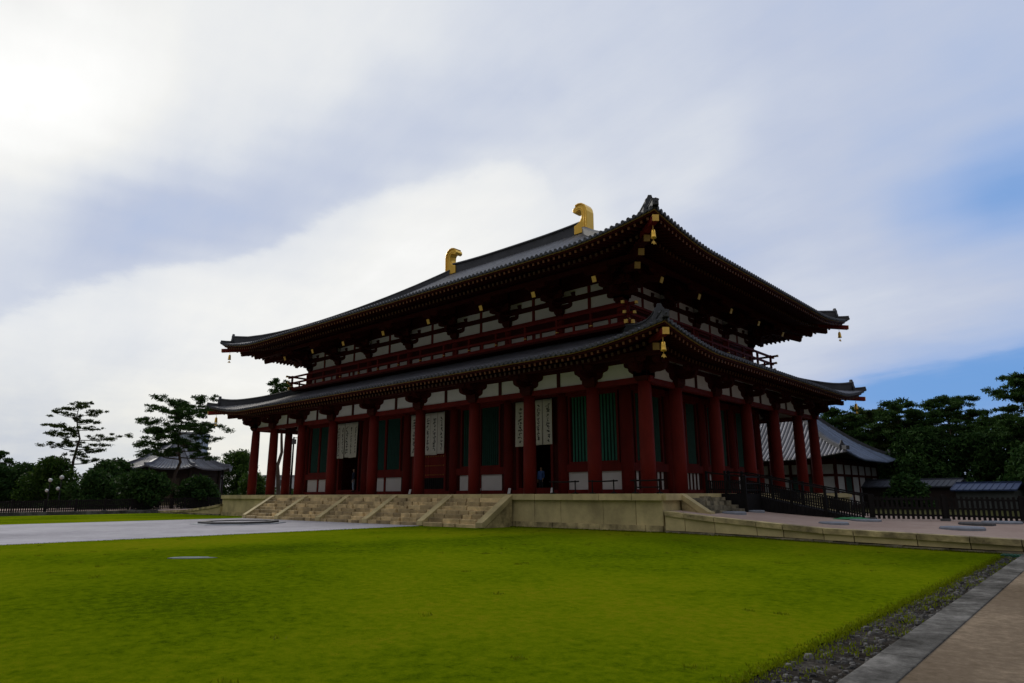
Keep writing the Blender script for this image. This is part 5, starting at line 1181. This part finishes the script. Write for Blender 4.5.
def wall_run(p, q, n, dark, seed):
    p, q = Vector((*p, 0)), Vector((*q, 0)); d = (q-p); L = d.length; d.normalize(); nn = Vector((d.y, -d.x, 0)); rr = random.Random(seed)
    def pan(name, m, s0, s1, z0, z1, off, th):
        b = MB(); a, c = p+d*s0+nn*off, p+d*s1+nn*off; a2, c2 = a-nn*th, c-nn*th
        b.hexa([(a.x, a.y, z0), (c.x, c.y, z0), (c2.x, c2.y, z0), (a2.x, a2.y, z0)], [(a.x, a.y, z1), (c.x, c.y, z1), (c2.x, c2.y, z1), (a2.x, a2.y, z1)]); return SH(b.build(name, m))
    pan('sill_beam', M['red_dark'], .1, L-.1, -1.4, -1.1, .05, .2); pan('rail_beam', M['red_dark'], .1, L-.1, 1.52, 1.74, .05, .2); pan('top_beam', M['red_dark'], .1, L-.1, 2.62, 3.1, .05, .2)
    w = L/n
    for i in range(n):
        s = i*w; pan('post', M['red_dark'], s-.12, s+.12, -1.5, 3.2, .08, .26)
        pan('plaster_panel', M['plaster_dim'], s+.13, s+w-.13, 1.745, 2.615, 0, .1)
        pan('window', M['plaster_dim'] if i not in dark else M['green_d'], s+.13, s+w-.13, .05, 1.515, 0, .1); pan('plaster_panel', M['plaster_dim'] if i % 2 else M['cloth'], s+.13, s+w-.13, -1.095, -.15, 0, .1); pan('rail_beam', M['red_dark'], s+.13, s+w-.13, -.145, .045, .03, .14)
    pan('post', M['red_dark'], L-.12, L+.12, -1.5, 3.2, .08, .26)
wall_run((-40, 39.0), (-3.8, 39.0), 18, {1, 4, 7, 10, 13, 16}, 1)
wall_run((-3.8, 39.22), (-3.8, 52.7), 6, {1, 4}, 2)
MB().box(-39.9, -4.0, 39.3, 52.6, -1.5, 3.3).build('core_wall', M['interior'], None); SH(bpy.context.scene.collection.objects[-1] if False else [o for o in C.objects if o.name.startswith('core_wall')][0])

# sheds beyond the fence
def shed(name, label, x, y, L, W_, ze, zr, rm, wm):
    t = thing(name, label, 'shed', (x, y, -1.45), R(-8)); e = ze+1.45; r = zr+1.45
    MB().box(-L/2+.3, L/2-.3, -W_/2+.3, W_/2-.3, -.1, e).build('wall', wm, t)
    b = MB(); b.prism([(-W_/2, e-.05), (-W_/2, e+.07), (0, r), (W_/2, e+.07), (W_/2, e-.05), (0, r-.14)], lambda a, c, d: (d, a, c), -L/2, L/2)
    n = int(L/.45)
    for i in range(n+1):
        s = -L/2+L*i/n
        b.bar((s, -W_/2, e+.08), (s, 0, r+.01), .05, .06); b.bar((s, W_/2, e+.08), (s, 0, r+.01), .05, .06)
    b.build('roof', rm, t); MB().bar((-L/2, 0, r+.05), (L/2, 0, r+.05), .18, .12).build('ridge_cap', rm, t)
shed('grey_roof_shed', 'long low shed with pale grey roof beyond the right fence', .2, 47.6, 9.2, 3.4, .55, 1.25, mat('grey_metal_roof', (.03, .036, .052), .7, .2, 2), M['interior'])
shed('blue_roof_shed', 'low shed with blue roof beyond the right fence', 6.8, 45.2, 4.9, 3.4, .20, .85, mat('blue_metal_roof', (.018, .035, .095), .55, .2, 2), mat('pale_panel_wall', (.06, .07, .07), .8, .2, 2))

# ------------------------------------------------------------------ octagonal hall at left
oc = thing('octagonal_hall', 'octagonal hall with pale grey pyramid roof behind the dense pine at left', 'hall', (-87.0, 14.2, -1.4), R(16))
def og(r, z, k0=.5): return [(r*math.cos((k+k0)*math.pi/4), r*math.sin((k+k0)*math.pi/4), z) for k in range(8)]
M['tile_oct'] = mat('pale_grey_tiles', (.12, .13, .16), .55, .25, 1.2, island=.25)
b = MB(); prof = [(7.9, 5.0), (6.8, 5.4), (5.4, 6.1), (4.0, 7.0), (2.4, 8.05), (1.2, 8.9)]; vs = []
for i, (r, z) in enumerate(prof):
    for k in range(8):
        x, y, _ = og(r, 0)[k]; x2, y2, _ = og(r, 0)[(k+1) % 8]; 
        for j in range(8): f = j/8; vs.append((x+(x2-x)*f, y+(y2-y)*f, z+(.45*(abs(f-.5)*2)**3 if i == 0 else .15*(abs(f-.5)*2)**3 if i == 1 else 0)))
b.add(vs, [(i*64+k, i*64+(k+1) % 64, (i+1)*64+(k+1) % 64, (i+1)*64+k) for i in range(5) for k in range(64)]); ro = b.build('roof', M['tile_oct'], oc)
md = ro.modifiers.new('t', 'SOLIDIFY'); md.thickness = .2; md.offset = -1
b = MB()
for k in range(8):
    for (r, z), (r2, z2) in zip(prof[:-1], prof[1:]):
        i = prof.index((r, z)); p, q = og(r, z+.15+(.45 if i == 0 else .15 if i == 1 else 0))[k], og(r2, z2+.15+(.15 if i == 0 else 0))[k]; b.bar(p, q, .35, .35)
b.build('arris_ridges', M['tile_oct'], ro)
b = MB()
for k in range(8):
    p, q = og(7.8, 0)[k], og(7.8, 0)[(k+1) % 8]; p2, q2 = og(1.4, 0)[k], og(1.4, 0)[(k+1) % 8]
    for j in range(1, 14):
        f = j/14
        pts = []
        for (r, z) in prof[:-1]:
            a_, c_ = og(r, 0)[k], og(r, 0)[(k+1) % 8]; pts.append((a_[0]+(c_[0]-a_[0])*f, a_[1]+(c_[1]-a_[1])*f, z+.05+(.45*(abs(f-.5)*2)**3 if r == 7.9 else .15*(abs(f-.5)*2)**3 if r == 6.8 else 0)))
        b.tube(pts, .07, 5)
b.build('tile_rows', M['tile_oct'], ro)
b = MB(); b.lathe([(1.25, 8.7), (1.25, 9.0), (.8, 9.1), (.5, 9.3), (.45, 9.55), (.15, 9.8), (.02, 9.95)], (0, 0, 0), 16); b.build('roof_finial', M['tile_oct'], ro)
b = MB(); b.add(og(6.4, 0)+og(6.4, 5.2), [(k, (k+1) % 8, 8+(k+1) % 8, 8+k) for k in range(8)]); b.build('wall', M['interior'], oc)
for k in range(8):
    x, y, _ = og(6.5, 0)[k]; MB().lathe([(.25, 0), (.22, 5.1)], (x, y, 0), 10).build('column', M['interior'], oc)
    p, q = Vector(og(6.45, 0)[k]), Vector(og(6.45, 0)[(k+1) % 8]); d = (q-p)
    MB().bar(p+d*.06+Vector((0, 0, 4.2)), q-d*.06+Vector((0, 0, 4.2)), .2, .3).build('tie_beam', M['interior'], oc)
    n_ = Vector((d.y, -d.x, 0)).normalized(); c_ = p+d*.5
    b = MB(); b.bar(p+d*.25+n_*.06+Vector((0, 0, 2.0)), q-d*.25+n_*.06+Vector((0, 0, 2.0)), .08, 3.4); b.build('door', mat('brown_door', (.035, .026, .014), .7, .2, 3) if k == 0 else bpy.data.materials['brown_door'], oc)
b = MB(); b.add(og(8.0, -.2)+og(8.0, .4), [(k, (k+1) % 8, 8+(k+1) % 8, 8+k) for k in range(8)]+[tuple(range(8, 16))]); b.build('stone_base', M['stone_moss'], oc)

# ------------------------------------------------------------------ lamps, pole and distant buildings
M['globe'] = mat('white_glass_globe', (.50, .52, .52), .25, .03, 3)
def lamp_proto():
    t = thing('globe_lamp', 'lamp', 'lamp post', (0, 0, 0), 0, 'white globe lamps at left')
    b = MB(); b.smooth = True; b.lathe([(.14, 0), (.12, .25), (.06, .3), (.05, 3.3)], n=10); b.build('post', M['wood_dark'], t)
    for z, r in ((3.45, .22), (2.25, .18)):
        b = MB(); b.smooth = True; n = 8; b.lathe([(max(.02, r*math.sin(math.pi*k/n)), -r*math.cos(math.pi*k/n)) for k in range(n+1)], (0 if z > 3 else .0, -.0 if z > 3 else -.22, z), 14); b.build('globe', M['globe'], t)
    b = MB(); b.tube([(0, 0, 2.0), (0, -.22, 2.02)], .03, 6); b.lathe([(.12, 3.10), (.08, 3.18)], (0, 0, 0), 10); b.build('globe_bracket', M['wood_dark'], t)
    return t
lp = lamp_proto(); lp.location = (-69.3, -5.8, BZ); lp['label'] = 'shorter white globe lamp post, left one of the pair by the far left bushes'; lp.scale = (.9, .9, .9)
l2 = copy_tree(lp); l2.location = (-70.6, -4.45, BZ); l2.scale = (1, 1, 1); l2['label'] = 'taller white globe lamp post, right one of the pair by the far left bushes'
t = thing('floodlight_pole', 'dark pole with a boxy floodlight seen between the left end columns', 'pole', (-49.25, 10.77, -1.4))
b = MB(); b.smooth = True; b.lathe([(.12, 0), (.10, 4), (.08, 7.4)], n=10); b.build('pole', M['wood_dark'], t)
b = MB(); b.box(-.32, .32, -.28, .12, 6.65, 7.15); b.box(-.36, .36, -.32, -.28, 6.6, 7.2); b.build('lamp_head', M['dark_stone'], t)
b = MB(); b.bar((0, 0, 7.3), (.9, .3, 7.3), .07, .07); b.box(.62, 1.05, .1, .5, 6.85, 7.25); b.build('side_arm', M['wood_dark'], t)
def block_house(name, label, x, y, rz, w, d, h, wm, rm, fl):
    t = thing(name, label, 'building', (x, y, -1.6), rz)
    MB().box(-w/2, w/2, -d/2, d/2, 0, h).build('wall', wm, t); MB().box(-w/2-.15, w/2+.15, -d/2-.15, d/2+.15, h, h+.35).build('roof', rm, t)
    n = int(w/3)
    for f in range(fl):
        for i in range(n):
            x0 = -w/2+w*(i+.25)/n; z0 = h*(f+.3)/fl
            MB().box(x0, x0+w*.5/n, -d/2-.05, -d/2+.02, z0, z0+h*.45/fl).build('window', M['dark_stone'], t)
pale = mat('pale_rendered_wall', (.55, .58, .62), .8, .06, .5); pr_ = mat('grey_flat_roof', (.30, .32, .36), .8, .1, .5)
block_house('apartment_block', 'distant pale grey block seen between the left end columns', -120.3, 51.7, R(42), 9, 8, 5.4, pale, pr_, 2)
block_house('apartment_block', 'distant pale building glimpsed between the trees right of the thin pine', -137, 22.5, R(60), 8, 8, 6.6, pale, pr_, 2)
block_house('apartment_block', 'pale blue grey gabled block rising behind the dense pine and the octagonal hall', -116.4, 28.3, R(42), 4.0, 5, 12.9, mat('blue_grey_render', (.42, .48, .58), .8, .06, .5), pr_, 3)
t = thing('lean_to_roof', 'small pale lean-to roof glimpsed below the thin pine', 'shelter', (-70.8, .6, -1.5), R(60))
b = MB(); b.hexa([(-1.5, -.8, 1.35), (1.5, -.8, 2.05), (1.5, .8, 2.05), (-1.5, .8, 1.35)], [(-1.5, -.8, 1.45), (1.5, -.8, 2.15), (1.5, .8, 2.15), (-1.5, .8, 1.45)]); b.build('roof', pale, t)
for x, y, z in ((-1.3, -.7, 1.4), (1.3, -.7, 2.0), (1.3, .7, 2.0), (-1.3, .7, 1.4)): b = MB(); b.box(x-.06, x+.06, y-.06, y+.06, 0, z); b.build('post', M['wood_dark'], t)
